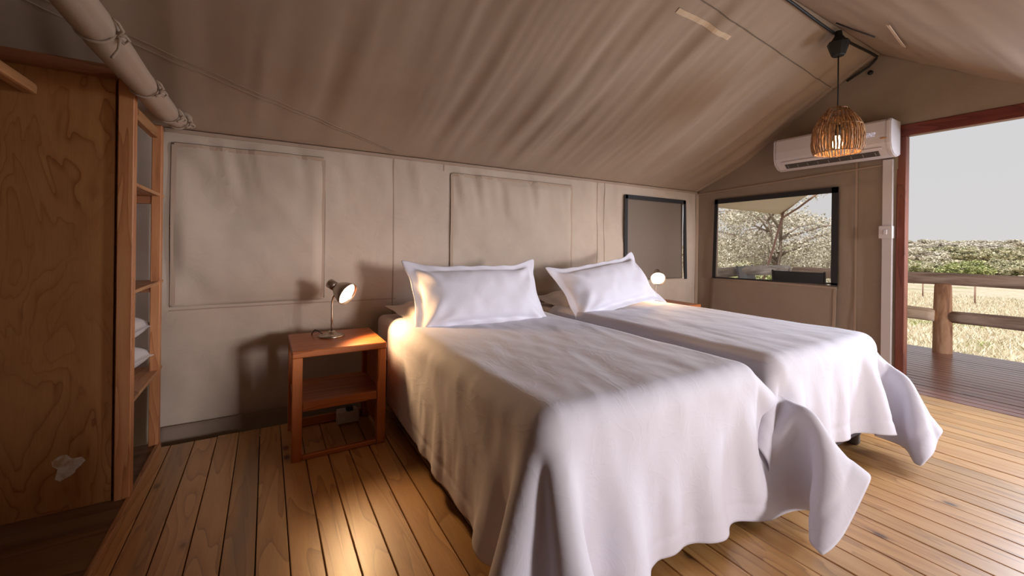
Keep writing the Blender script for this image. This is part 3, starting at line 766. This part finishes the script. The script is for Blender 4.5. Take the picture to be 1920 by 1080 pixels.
wbox('platform', -1.74, XW-.012, -3.15, -.165, .002, .03, mm='baseply', bev=.001)
wbox('edge_strip', XW-.012, XW+.006, -3.15, -.165, .001, .036, mm='framey', bev=.002)
for zz in (1.344, .886, .422):
    wbox('shelf', -1.06, XW-.004, -.666, -.10, zz-.016, zz, mm='framey', bev=.002)
    wbox('shelf_batten', XW-.05, XW-.012, -.666, -.635, zz-.056, zz-.017, mm='frame', bev=.002)
    wbox('shelf_batten', XW-.6, XW-.041, -.20, -.17, zz-.056, zz-.017, mm='framex', bev=.002)
wbox('hanging_rail', -.80, -.757, -1.75, -.703, 1.648, 1.688, mm='framey', bev=.010, seg=2)
bm = bmesh.new(); bmesh.ops.create_circle(bm, cap_ends=True, radius=1, segments=18)
for v in bm.verts:
    a = math.atan2(v.co.y, v.co.x); rr1 = (.040+.010*math.sin(3*a+1)+.006*math.sin(5*a)); v.co = Vector((rr1*math.cos(a), 0, 1.15*rr1*math.sin(a)))
local(build('putty_patch', bm, M_['putty'], loc=(-.668, -.7015, .205)), wr)
# spare pillows on the shelf
for i, (zz, sz) in enumerate(((.505, 1.0), (.655, .85))):
    Vp, Fp = pillow_mesh('s', .56, .46, 20+i, None, .85, .02) if i == 0 else (Vp, Fp)
    place_pillow('spare_pillow', (Vp, Fp), frame(-.735+.01*i, -.37, zz, 0, 0, R(80+6*i)), M_['under'], label=('spare pillow at the bottom of the stack on the lowest wardrobe shelf', 'spare pillow on top of the stack on the lowest wardrobe shelf')[i], cat='pillow')

# rolled canvas partition, tied up across the tent
rb = empty('rolled_blind', (-.44, -.8, 1.74), label='rolled canvas partition tied up in the top left above the wardrobe', cat='blind')
ys = np.linspace(-.06, -3.1, 90); kn_ = [-.20, -.33, -.78, -1.33, -2.0, -2.7]
V_ = []; seg = 28
for i, y in enumerate(ys):
    pin = min(1, min(abs(y-q) for q in kn_)/.05); rad = .050*(.80+.20*pin**.6)*(1 if i > 2 else .55+.15*i)
    rad *= 1+.05*math.sin(y*9)
    zc = 1.735-.018*math.sin(max(0, (y+.2)/-1.2)*1.6) if y < -.2 else 1.735+.06*(y+.2)/.14
    xc = -.435+.05*np.clip((y+.35)/.35, 0, 1)
    for k_ in range(seg):
        a = 2*PI*k_/seg; spr = 1-.11*(k_/seg if k_ < seg-2 else .0)
        V_.append((xc+rad*spr*math.cos(a), y, zc+rad*spr*math.sin(a)))
F = [(i*seg+k_, i*seg+(k_+1) % seg, (i+1)*seg+(k_+1) % seg, (i+1)*seg+k_) for i in range(len(ys)-1) for k_ in range(seg)]
F += [tuple(range(seg))[::-1], tuple((len(ys)-1)*seg+k_ for k_ in range(seg))]
o = raw('roll', V_, F, M_['roll']); local(o, rb)
for j, y in enumerate(kn_):
    zc = 1.735-.018*math.sin(max(0, (y+.2)/-1.2)*1.6) if y < -.2 else 1.735
    xc = -.435+.05*np.clip((y+.35)/.35, 0, 1)
    pts = [(xc+.046*math.cos(a), y+.012*math.sin(a*1.0), zc+.046*math.sin(a)) for a in np.linspace(0, 2*PI, 26)]
    o = tube('tie', pts, .0042, M_['roll'], None, 8); local(o, rb)
    kx = Vector((xc+.044, y, zc-.012))
    bm = tube_bm([kx, kx+Vector((.020, .004, .006)), kx+Vector((.026, .016, -.002)), kx+Vector((.014, .022, -.012)), kx], .005, 8)
    tube_bm([kx, kx+Vector((.018, -.012, .012)), kx+Vector((.012, -.03, .026)), kx+Vector((.0, -.04, .034))], [.005, .005, .004, .003], 8, bm)
    ln_ = .075 if j == 3 else .025
    tube_bm([kx, kx+Vector((.01, -.006, -.012)), kx+Vector((.008, -.012, -ln_*.6)), kx+Vector((-.004, -.02, -ln_))], [.005, .0045, .004, .0045], 8, bm)
    o = build('knot', bm, M_['roll'], smooth=True); local(o, rb)

# ================================================================== AIR CONDITIONER, TRUNKING, PENDANT
ac = empty('air_conditioner', (XG-.01, -1.29, 1.96), label='white split air conditioner unit high on the canvas gable wall', cat='air conditioner')
Y0, Y1, Z0, Z1, XB = -.945, -1.785, 1.815, 2.10, XG-.036
prof = [(0, Z0+.02), (-.07, Z0), (-.13, Z0+.012), (-.178, Z0+.05), (-.198, Z0+.10), (-.203, Z0+.16), (-.198, Z1-.02), (-.185, Z1-.004), (-.16, Z1), (0, Z1)]
def prism(name, prof, ya, yb, mm, parent=None, ins=0):
    bm = bmesh.new(); n_ = len(prof); a = [bm.verts.new((XB+p[0], ya, p[1])) for p in prof]; b_ = [bm.verts.new((XB+p[0], yb, p[1])) for p in prof]
    for i in range(n_): bm.faces.new((a[i], a[(i+1) % n_], b_[(i+1) % n_], b_[i]))
    bm.faces.new(a[::-1]); bm.faces.new(b_); bmesh.ops.recalc_face_normals(bm, faces=bm.faces[:])
    bmesh.ops.bevel(bm, geom=[e for e in bm.edges if abs(e.verts[0].co.y-e.verts[1].co.y) < 1e-6], offset=.006, segments=2, affect='EDGES')
    o_ = build(name, bm, M_[mm], None); return o_
local(prism('body', prof, Y0-.02, Y1+.03, 'acwhite'), ac)
e1 = [(p[0]*1.0, p[1]) for p in prof]
local(prism('end_cap', e1, Y0, Y0-.0195, 'acwhite'), ac); local(prism('end_cap', e1, Y1+.0295, Y1, 'acwhite'), ac)
# louvre slot along the lower front
def louv(y0, y1, zc, mm, nm, dx=0, h=.012):
    o_ = box(nm, XB-.176+dx, XB-.130+dx, y1, y0, zc-h, zc+h, M_[mm], bev=.002); local(o_, ac); return o_
sl = box('outlet_slot', -.024, .024, -.335, .335, -.004, .004, M_['acgrey'], bev=.001); sl.location = (XB-.157, -1.37, Z0+.029); sl.rotation_euler = (0, R(39), 0); local(sl, ac)
for i in range(9):
    vn = box('vane', -.016, .016, -.0025, .0025, -.004, .005, M_['acvane'], bev=.001); vn.location = (XB-.159, -1.37+(i-4)*.078, Z0+.028); vn.rotation_euler = (0, R(39), 0); local(vn, ac)
fp = box('flap', -.012, .012, -.36, .36, -.004, .004, M_['acwhite'], bev=.002); fp.location = (XB-.188, -1.37, Z0+.060); fp.rotation_euler = (0, R(60), 0); local(fp, ac)
# 22 on the display, seven segment strokes
def digit2(yc, zc):
    bm = bmesh.new(); w_, h_, t_ = .011, .011, .0022; X_ = XB-.2052
    for (a, b_, c, d) in ((-w_, w_, h_*2-t_, h_*2+t_), (-w_, w_, -t_, t_), (-w_, w_, -h_*2-t_, -h_*2+t_)):
        box_bm(X_-.0015, X_+.004, yc+a, yc+b_, zc+c*.6, zc+d*.6, 0, bm)
    box_bm(X_-.0015, X_+.004, yc-w_-t_, yc-w_+t_, zc, zc+h_*1.2, 0, bm)
    box_bm(X_-.0015, X_+.004, yc+w_-t_, yc+w_+t_, zc-h_*1.2, zc, 0, bm)
    return bm
for yc in (-1.648, -1.679):
    local(build('display_digit', digit2(yc, 1.99), M_['led']), ac)
local(box('badge', XB-.207, XB-.203, -1.757, -1.722, 1.945, 1.956, M_['gold'], bev=.001), ac)
tr = empty('cable_trunking', (XG-.02, -1.70, 0), label='white cable trunking running from the air conditioner down beside the door', cat='trunking')
local(box('channel', XG-.040, XG-.008, -1.742, -1.678, .0, 1.815, M_['trunk'], bev=.003), tr)
swb = box('isolator_box', XG-.062, XG-.008, -1.748, -1.664, 1.185, 1.285, M_['trunk'], bev=.005, seg=2); local(swb, tr)
local(box('switch', XG-.068, XG-.060, -1.718, -1.694, 1.215, 1.255, M_['acwhite'], bev=.003), tr)

pd = empty('pendant_lamp', (3.49, -1.655, 1.78), label='twig basket pendant lamp hanging from the tent ridge', cat='lamp')
def ploc(o_): o_.parent = pd; return o_
ploc(build('ceiling_cup', lathe_bm([(0, .875), (.02, .872), (.024, .84), (.05, .80), (.062, .795), (.066, .785), (.055, .745), (.040, .70), (.034, .695), (0, .695)], 10), M_['cable']))
ploc(tube('cord', [(0, 0, .70), (.002, 0, .5), (0, 0, .28), (0, 0, .19)], .0045, M_['cable'], None, 8))
bh_ = ploc(build('bulb_holder', lathe_bm([(0, .20), (.018, .20), (.022, .18), (.022, .13), (.017, .125), (0, .125)], 20), M_['cable'], smooth=True))
bb_ = (build('bulb', lathe_bm([(0, .127), (.014, .125), (.016, .11), (.028, .085), (.031, .065), (.028, .047), (.015, .035), (0, .033)], 24), M_['bulb'], smooth=True))
bb_.parent = bh_
def rad_at(z):     # dome profile, z 0..0.33
    t_ = z/.325
    return .150*(1-.05*(1-t_)) if False else np.interp(t_, [0, .12, .3, .45, .6, .75, .88, 1.0], [.134, .147, .150, .146, .134, .108, .078, .050])
rt = random.Random(3); NTW = 50
for k_ in range(NTW):
    a = 2*PI*k_/NTW+rt.uniform(-.03, .03); z0 = rt.uniform(-.004, .006); z1 = .325-rt.uniform(0, .05) if k_ % 2 == 0 else rt.uniform(.17, .26)
    pts = []; rads = []
    for j in range(9):
        z = z0+(z1-z0)*j/8; rr3 = rad_at(max(0, z))+rt.uniform(-.003, .003); aa = a+rt.uniform(-.012, .012)
        pts.append(Vector((rr3*math.cos(aa), rr3*math.sin(aa), z))); rads.append(rt.uniform(.0048, .0074))
    ploc(build('twig', tube_bm(pts, rads, 6), M_['twig'], smooth=True))
for z, rr4 in ((.004, .134), (.19, .136), (.318, .052)):
    ploc(build('hoop', tube_bm([((rr4+.0)*math.cos(a), rr4*math.sin(a), z) for a in np.linspace(0, 2*PI, 40)], .004, 6), M_['twig'], smooth=True))
li = lamp('pendant_light', 'POINT', 16, (1, .60, .28), (0, 0, 0), shadow_soft_size=.03); li.parent = pd; li.location = (0, 0, .055)

# ================================================================== DECK FURNITURE, RAILING, FLY
rng_r = random.Random(12)
def log(name, p0, p1, r0, r1, m, parent=None, seg=16, rough=.04, n_=26, bend=.01):
    p0 = Vector(p0); p1 = Vector(p1); bm = bmesh.new(); rings = []; L_ = (p1-p0).length; d = (p1-p0).normalized()
    a = Vector((0, 0, 1)) if abs(d.z) < .9 else Vector((1, 0, 0)); a = (a-d*a.dot(d)).normalized(); b_ = d.cross(a); sd = rng_r.uniform(0, 90)
    for i in range(n_+1):
        t_ = i/n_; c = (p1-p0)*t_+a*bend*math.sin(t_*5+sd); rad = r0+(r1-r0)*t_; ring = []
        for k_ in range(seg):
            an = 2*PI*k_/seg; q = rad*(1+rough*mnoise.noise(Vector((math.cos(an)*1.5, math.sin(an)*1.5, t_*L_*3+sd)))*2)
            if i in (0, n_): q *= .93
            ring.append(bm.verts.new(c+(a*math.cos(an)+b_*math.sin(an))*q))
        rings.append(ring)
    for i in range(n_):
        for k_ in range(seg): bm.faces.new((rings[i][k_], rings[i][(k_+1) % seg], rings[i+1][(k_+1) % seg], rings[i+1][k_]))
    bm.faces.new(rings[0][::-1]); bm.faces.new(rings[-1]); bmesh.ops.recalc_face_normals(bm, faces=bm.faces[:])
    return build(name, bm, m, parent, loc=p0, smooth=True)
rs = empty('railing', (6.27, -1.6, 0), label='rustic log railing along the far edge of the deck', cat='railing')
for o_ in (log('top_rail', (6.25, -.12, .785), (6.30, -4.1, .775), .066, .062, M_['logy']),
           log('post', (6.25, -1.585, -.35), (6.25, -1.575, .735), .083, .070, M_['logz'], seg=18),
           log('post', (6.26, -3.6, -.35), (6.26, -3.6, .72), .08, .07, M_['logz'], seg=18),
           log('middle_rail', (6.25, -1.63, .385), (6.27, -4.1, .385), .066, .07, M_['logy']),
           log('middle_rail', (6.22, -.1, .43), (6.22, -1.53, .39), .05, .075, M_['logtan'], rough=.16),
           log('post', (6.26, -.02, -.35), (6.26, -.02, .73), .085, .075, M_['logz'], seg=18)): local(o_, rs)
rs2 = empty('railing', (5.3, .0, 0), label='grey weathered log railing on the deck side seen through the gable window', cat='railing')
for o_ in (log('top_rail', (4.45, .02, .775), (6.33, .0, .80), .060, .068, M_['logx']), log('post', (4.6, .03, -.35), (4.6, .03, .72), .07, .065, M_['logz']),
           log('middle_rail', (4.5, .02, .38), (6.18, .0, .38), .055, .06, M_['logx'])): local(o_, rs2)
# fly sheet over tent and deck
def fly_fn(aa, bb):
    z = np.where(bb > YR, 2.98-(2.98-1.625)*(bb-YR)/(.35-YR), 2.98-.68*(YR-bb)); mid = np.sin(np.clip((aa-XL)/(6.8-XL), 0, 1)*PI*3)**2
    return aa, bb, z-.03*mid*0+.012*vnoise(aa*1.5, bb*1.5, 71, 1)
fo = grid('fly_sheet', axis(-2.0, 6.83, .15), axis(-3.9, .35, .1, [YR]), fly_fn, M_['fly'], thick=.004)
tag(fo, 'cream canvas fly sheet stretched over the tent and deck', 'canopy')
gp = empty('fly_pole', (6.83, .35, 1.63), label='slim reddish pole propping the fly sheet corner beyond the deck railing', cat='pole')
local(tube('pole', [(6.84, .30, 1.66), (6.70, .40, 1.0), (6.55, .50, .4), (6.40, .62, -.4)], .016, M_['pole'], None, 10), gp)
local(tube('brace', [(6.84, .34, 1.62), (6.82, .05, 1.84), (6.80, -.25, 2.05)], .014, M_['pole'], None, 8), gp)
local(tube('brace', [(6.80, .30, 1.56), (6.84, .1, 1.70), (6.95, -.2, 1.98)], .014, M_['pole'], None, 8), gp)
# camp chairs on the deck
def camp_chair(loc, rz, label, mc, mf, logo):
    c = empty('camp_chair', loc, rz, label=label, cat='chair')
    for sx in (-.25, .25):
        tube('frame_leg', [(sx, .22, 0), (sx, -.2, .46)], .011, mf, c, 8); tube('frame_leg', [(sx, -.22, 0), (sx, .2, .46)], .011, mf, c, 8)
        tube('back_upright', [(sx, .2, .44), (sx, .27, .84)], .011, mf, c, 8)
        o_ = box('armrest', sx-.025, sx+.025, -.22, .24, .60, .62, mf, bev=.004); o_.parent = c
        tube('arm_support', [(sx, -.2, .44), (sx, -.19, .60)], .009, mf, c, 8)
    def fn(a, b_): return a, .225+.06*(b_-.5)/.3+.05*(a/.25)**2*-.5, b_
    grid('backrest', axis(-.26, .26, .04), axis(.58, .83, .04), fn, mc, c, thick=.014)
    grid('seat', axis(-.25, .25, .04), axis(-.2, .2, .04), lambda a, b_: (a, b_, .45-.03*(1-(a/.25)**2)), mc, c, thick=.012)
    if logo:
        o_ = box('printed_label', -.075, .055, .262, .273, .67, .705, M_['orange'], bev=.001); o_.parent = c; o_.rotation_euler = (R(-11), 0, 0); o_.location.z -= 0
    return c
camp_chair((5.45, -.60, 0), R(100), 'black camp chair with orange label on its backrest, seen through the gable window', M_['chairblack'], M_['plasticblack'], True)
camp_chair((5.25, -.30, .03), R(10), 'grey folding camp chair beside the railing, seen through the gable window', M_['greycanvas'], M_['greysteel'], False)

# ================================================================== GROUND AND VEGETATION
m = mat('dry_grass_ground', (.6, .5, .35), .95); t = NT(m); v = t.coord(rand=False)
n1 = t.noise(v, .35, 5, .65); n2 = t.noise(v, 5, 5, .7); n3 = t.noise(v, 30, 3, .7)
c = t.ramp(n2, [(.3, (.52, .42, .29)), (.5, (.74, .64, .48)), (.7, (.84, .77, .63))])
c = t.mix(t.ramp(n1, [(.5, (0, 0, 0)), (.66, (.75, .75, .75))]), c, (.34, .36, .15)); c = t.mix(.35, c, t.ramp(n3, [(.3, (.4, .4, .4)), (.7, (1, 1, 1))]), 'MULTIPLY')
t.col(c); t.bump(n2, .6, .1); M_['ground'] = m
def gz(x, y):
    d = np.hypot(x-6.5, y+1.5)
    return -.36-.25*np.clip((d-2)/20, 0, 1)+.04*vnoise(x*.6, y*.6, 81, 2)+2.0*np.clip((d-36)/64, 0, 1)-.2
A_ = np.concatenate([np.arange(-14, 30, .8), np.arange(30, 140, 4)]); B_ = np.concatenate([np.arange(-90, -12, 4), np.arange(-12, 26, .8), np.arange(26, 130, 4)])
gr = grid('ground', A_, B_, lambda a, b_: (a, b_, gz(a, b_)), M_['ground'], thick=0, kind='structure')
def leaf_mat(name, a, b_, c):
    m = mat(name, b_, .8); t = NT(m); g_ = t.n('NewGeometry'); x_ = t.ramp(g_.outputs['Random Per Island'], [(0, a), (.5, b_), (1, c)]); t.col(x_)
    return m
LM = {'sage': leaf_mat('sage_leaves', (.30, .28, .20), (.60, .55, .44), (.86, .81, .72)),
      'olive': leaf_mat('olive_leaves', (.22, .23, .12), (.48, .46, .30), (.72, .67, .50)),
      'green': leaf_mat('green_leaves', (.16, .20, .06), (.36, .40, .16), (.56, .56, .30)),
      'grey': leaf_mat('grey_shrub_twigs', (.36, .33, .27), (.58, .54, .47), (.76, .72, .66)),
      'straw': leaf_mat('straw_blades', (.54, .46, .32), (.74, .66, .50), (.88, .83, .70)),
      'fresh': leaf_mat('fresh_grass', (.28, .32, .10), (.46, .52, .20), (.62, .64, .32))}
M_['bark'] = log_mat('thorn_tree_bark', (.16, .12, .10), (.34, .27, .23), (.48, .41, .36), 'Z')
def leaves_mesh(centres, radii, n, size, seed, name, flat=.6):
    g = np.random.default_rng(seed); ci = g.choice(len(centres), n, p=np.array(radii)**2/np.sum(np.array(radii)**2))
    C_ = np.array(centres)[ci]; R_ = np.array(radii)[ci][:, None]
    d = g.normal(size=(n, 3)); d /= np.linalg.norm(d, axis=1, keepdims=True); rr = g.random((n, 1))**.45
    P = C_+d*rr*R_*np.array([1, 1, flat])
    a = g.normal(size=(n, 3)); a /= np.linalg.norm(a, axis=1, keepdims=True); b_ = np.cross(a, g.normal(size=(n, 3))); b_ /= np.linalg.norm(b_, axis=1, keepdims=True)
    s = size*(.5+g.random((n, 1)))
    V = np.stack([P-a*s, P+b_*s*.5, P+a*s, P-b_*s*.5], 1).reshape(-1, 3)
    me = bpy.data.meshes.new(name); me.vertices.add(4*n); me.vertices.foreach_set('co', V.astype(np.float32).ravel())
    me.loops.add(4*n); me.loops.foreach_set('vertex_index', np.arange(4*n, dtype=np.int32)); me.polygons.add(n)
    me.polygons.foreach_set('loop_start', np.arange(0, 4*n, 4, dtype=np.int32)); me.polygons.foreach_set('loop_total', np.full(n, 4, np.int32)); me.update(calc_edges=True); me.validate()
    return me
def tree(name, loc, H, Rc, seed, mm, nleaf, lsize, label, cat, group=None, trunk=.09, base=.25, clumps=26):
    t_ = empty(name, loc, label=label, cat=cat, group=group); g = random.Random(seed); bm = bmesh.new(); cs = []; rs_ = []
    nst = g.randint(2, 4)
    for s in range(nst):
        a = g.uniform(0, 2*PI); p = Vector((0, 0, 0)); pts = [p.copy()]; d = Vector((math.cos(a)*.45, math.sin(a)*.45, 1)).normalized()
        for i in range(6):
            p = p+d*H*.12*g.uniform(.8, 1.2); d = (d+Vector((g.uniform(-.3, .3), g.uniform(-.3, .3), .05))).normalized(); pts.append(p.copy())
        tube_bm(pts, [trunk*(1-.12*i) for i in range(7)], 7, bm)
        for q in pts[3:]:
            for _ in range(3):
                a2 = g.uniform(0, 2*PI); e = q+Vector((math.cos(a2), math.sin(a2), g.uniform(.05, .6)))*Rc*g.uniform(.3, .75)
                mid_ = (q+e)/2+Vector((g.uniform(-.1, .1), g.uniform(-.1, .1), .06))*Rc
                tube_bm([q, mid_, e], [trunk*.38, trunk*.25, trunk*.08], 5, bm)
                if e.z > H*base: cs.append(tuple(e)); rs_.append(Rc*g.uniform(.16, .30))
    while len(cs) < clumps:
        a2 = g.uniform(0, 2*PI); rr = Rc*math.sqrt(g.random()); z = H*base+(H*(1-base))*g.random()*math.sqrt(max(.05, 1-(rr/Rc)**2))
        cs.append((rr*math.cos(a2), rr*math.sin(a2), z)); rs_.append(Rc*g.uniform(.14, .28))
    build('trunk', bm, M_['bark'], t_, smooth=True)
    me = leaves_mesh(cs, rs_, nleaf, lsize, seed, 'foliage'); me.materials.append(mm)
    o_ = bpy.data.objects.new('foliage', me); COL.objects.link(o_); o_.parent = t_; o_['kind'] = 'stuff'
    return t_
def pt(px, py, depth):
    """world point on the ray of an image position (survey of where trees stand)"""
    a = (px-960)/CAMF; b_ = (458.4-py)/CAMF
    q = r2*a+u2*b_+w; return Vector((0, -2.98, 1.1))+q*depth
def stand_at(px, depth):
    q = pt(px, 480, depth); return Vector((q.x, q.y, float(gz(np.array([q.x]), np.array([q.y]))[0])))
tree('thorn_tree', stand_at(1475, 12.5), 3.7, 2.3, 31, LM['sage'], 20000, .032, 'tall pale thorn tree filling the right half of the gable window view', 'tree', trunk=.10, base=.22, clumps=44)
tree('thorn_tree', stand_at(1375, 14.5), 3.3, 2.1, 32, LM['sage'], 16000, .034, 'pale leafy thorn tree at the left edge of the gable window view', 'tree', trunk=.09, base=.2, clumps=38)
tree('thorn_tree', stand_at(1548, 15.5), 3.1, 1.7, 33, LM['sage'], 6000, .034, 'sparser thorn tree against the sky at the right of the gable window view', 'tree', trunk=.08, base=.3, clumps=26)
BG = 'low bushes under the thorn trees in the gable window view'
for i, (px_, dp, H, Rc, mm) in enumerate(((1352, 10.5, 1.35, 1.0, 'olive'), (1395, 9.8, 1.25, .9, 'green'), (1440, 11, 1.25, 1.0, 'olive'), (1500, 10.5, 1.0, .9, 'sage'), (1545, 11.5, 1.25, 1.1, 'olive'), (1425, 17, 2.4, 2.0, 'olive'), (1520, 19, 2.2, 2.2, 'sage'), (1345, 18, 2.6, 2.2, 'olive'))):
    tree('bush', stand_at(px_, dp), H, Rc, 50+i, LM[mm], 6500, .03, 'low leafy bush among the undergrowth beyond the deck, in the gable window view', 'bush', BG, .03, .08, 26)
# tree line beyond the field, seen through the doorway
protos = [tree('bush', (0, 0, -50), 2.2, 1.7, 70+i, LM[c], 3600, .10, 'rounded bush in the tree line across the field', 'bush', 'bushes of the tree line across the field', .05, .02, 26) for i, c in enumerate(('green', 'olive', 'sage', 'grey', 'olive'))]
gg = random.Random(4); used = set()
def put_bush(px_, dp, s, k_, label, group, sz=None):
    o_ = protos[k_]
    if k_ in used: o_ = copy_tree(protos[k_])
    used.add(k_)
    o_.location = stand_at(px_, dp); o_.rotation_euler.z = gg.uniform(0, 6); o_.scale = (s, s, (sz or s)); o_['label'] = label; o_['group'] = group
for i in range(24):
    put_bush(1660+i*13+gg.uniform(-5, 5), gg.uniform(25, 29), gg.uniform(.6, .78), gg.choice((0, 1, 1, 4, 2)), 'rounded green bush in the front row of the tree line across the field', 'front row bushes across the field', gg.uniform(.48, .66))
for i in range(22):
    put_bush(1655+i*14+gg.uniform(-5, 5), gg.uniform(34, 42), gg.uniform(.95, 1.2), gg.choice((1, 2, 3, 4)), 'pale olive bush in the middle of the tree line across the field', 'middle row bushes across the field', gg.uniform(.66, .82))
for i in range(30):
    put_bush(1655+i*10+gg.uniform(-5, 5), gg.uniform(55, 80), gg.uniform(1.4, 1.9), gg.choice((3, 3, 2, 3)), 'grey scrubby bush high on the far slope below the sky', 'scrub on the far slope', gg.uniform(.62, .85))
for i in range(16):
    put_bush(1655+i*19+gg.uniform(-8, 8), gg.uniform(88, 100), gg.uniform(1.2, 2.2), gg.choice((3, 2, 1)), 'bush on the skyline of the far slope', 'skyline bushes', gg.uniform(.6, 1.05))
for i in range(20):
    put_bush(1330+i*14+gg.uniform(-5, 5), gg.uniform(30, 40), gg.uniform(1.1, 1.5), gg.choice((1, 2, 4)), 'bush far behind the thorn trees in the gable window view', 'bushes far behind the thorn trees', gg.uniform(.8, 1.1))
# thin fence posts across the field
for i, px_ in enumerate((1731, 1829)):
    q = stand_at(px_, (15.5, 13.5)[i])
    tag(tube('fence_post', [q, q+Vector((0, 0, .62))], .022, M_['pole'], seg=8), ('thin fence post in the dry field, further one left of the railing post', 'thin fence post in the dry field, nearer one right of the railing post')[i], 'post')
# dry grass and fresh tufts
def blades(name, n, xr, yr, h, mm, seed, label, dens=None):
    g = np.random.default_rng(seed); X = g.uniform(*xr, n); Y = g.uniform(*yr, n)
    if dens is not None:
        k_ = dens(X, Y); X = X[k_]; Y = Y[k_]; n = len(X)
    Z = gz(X, Y); a = g.uniform(0, 2*PI, n); hh = h*(.4+g.random(n)); wv_ = .010+.008*g.random(n); lean = g.normal(0, .5, (n, 2))*hh[:, None]
    P = np.stack([X, Y, Z], 1); s = np.stack([np.cos(a), np.sin(a), 0*a], 1)*wv_[:, None]; tp = P+np.concatenate([lean, hh[:, None]], 1)
    V = np.stack([P-s, P+s, tp], 1).reshape(-1, 3)
    me = bpy.data.meshes.new(name); me.vertices.add(3*n); me.vertices.foreach_set('co', V.astype(np.float32).ravel()); me.loops.add(3*n); me.loops.foreach_set('vertex_index', np.arange(3*n, dtype=np.int32))
    me.polygons.add(n); me.polygons.foreach_set('loop_start', np.arange(0, 3*n, 3, dtype=np.int32)); me.polygons.foreach_set('loop_total', np.full(n, 3, np.int32)); me.update(calc_edges=True); me.validate(); me.materials.append(mm)
    o_ = bpy.data.objects.new(name, me); COL.objects.link(o_); return tag(o_, label, 'grass', kind='stuff')
blades('dry_grass', 90000, (6.4, 24), (-4.5, 6), .10, LM['straw'], 1, 'pale dry grass covering the field beyond the deck')
blades('green_grass', 60000, (6.38, 20), (-4.5, 6), .10, LM['fresh'], 2, 'fresh green grass growing beside the deck edge', lambda X, Y: ((X < 7.1+.5*vnoise(X*2, Y*2, 5, 2)) | (vnoise(X*.7, Y*.7, 6, 2) > .35)))
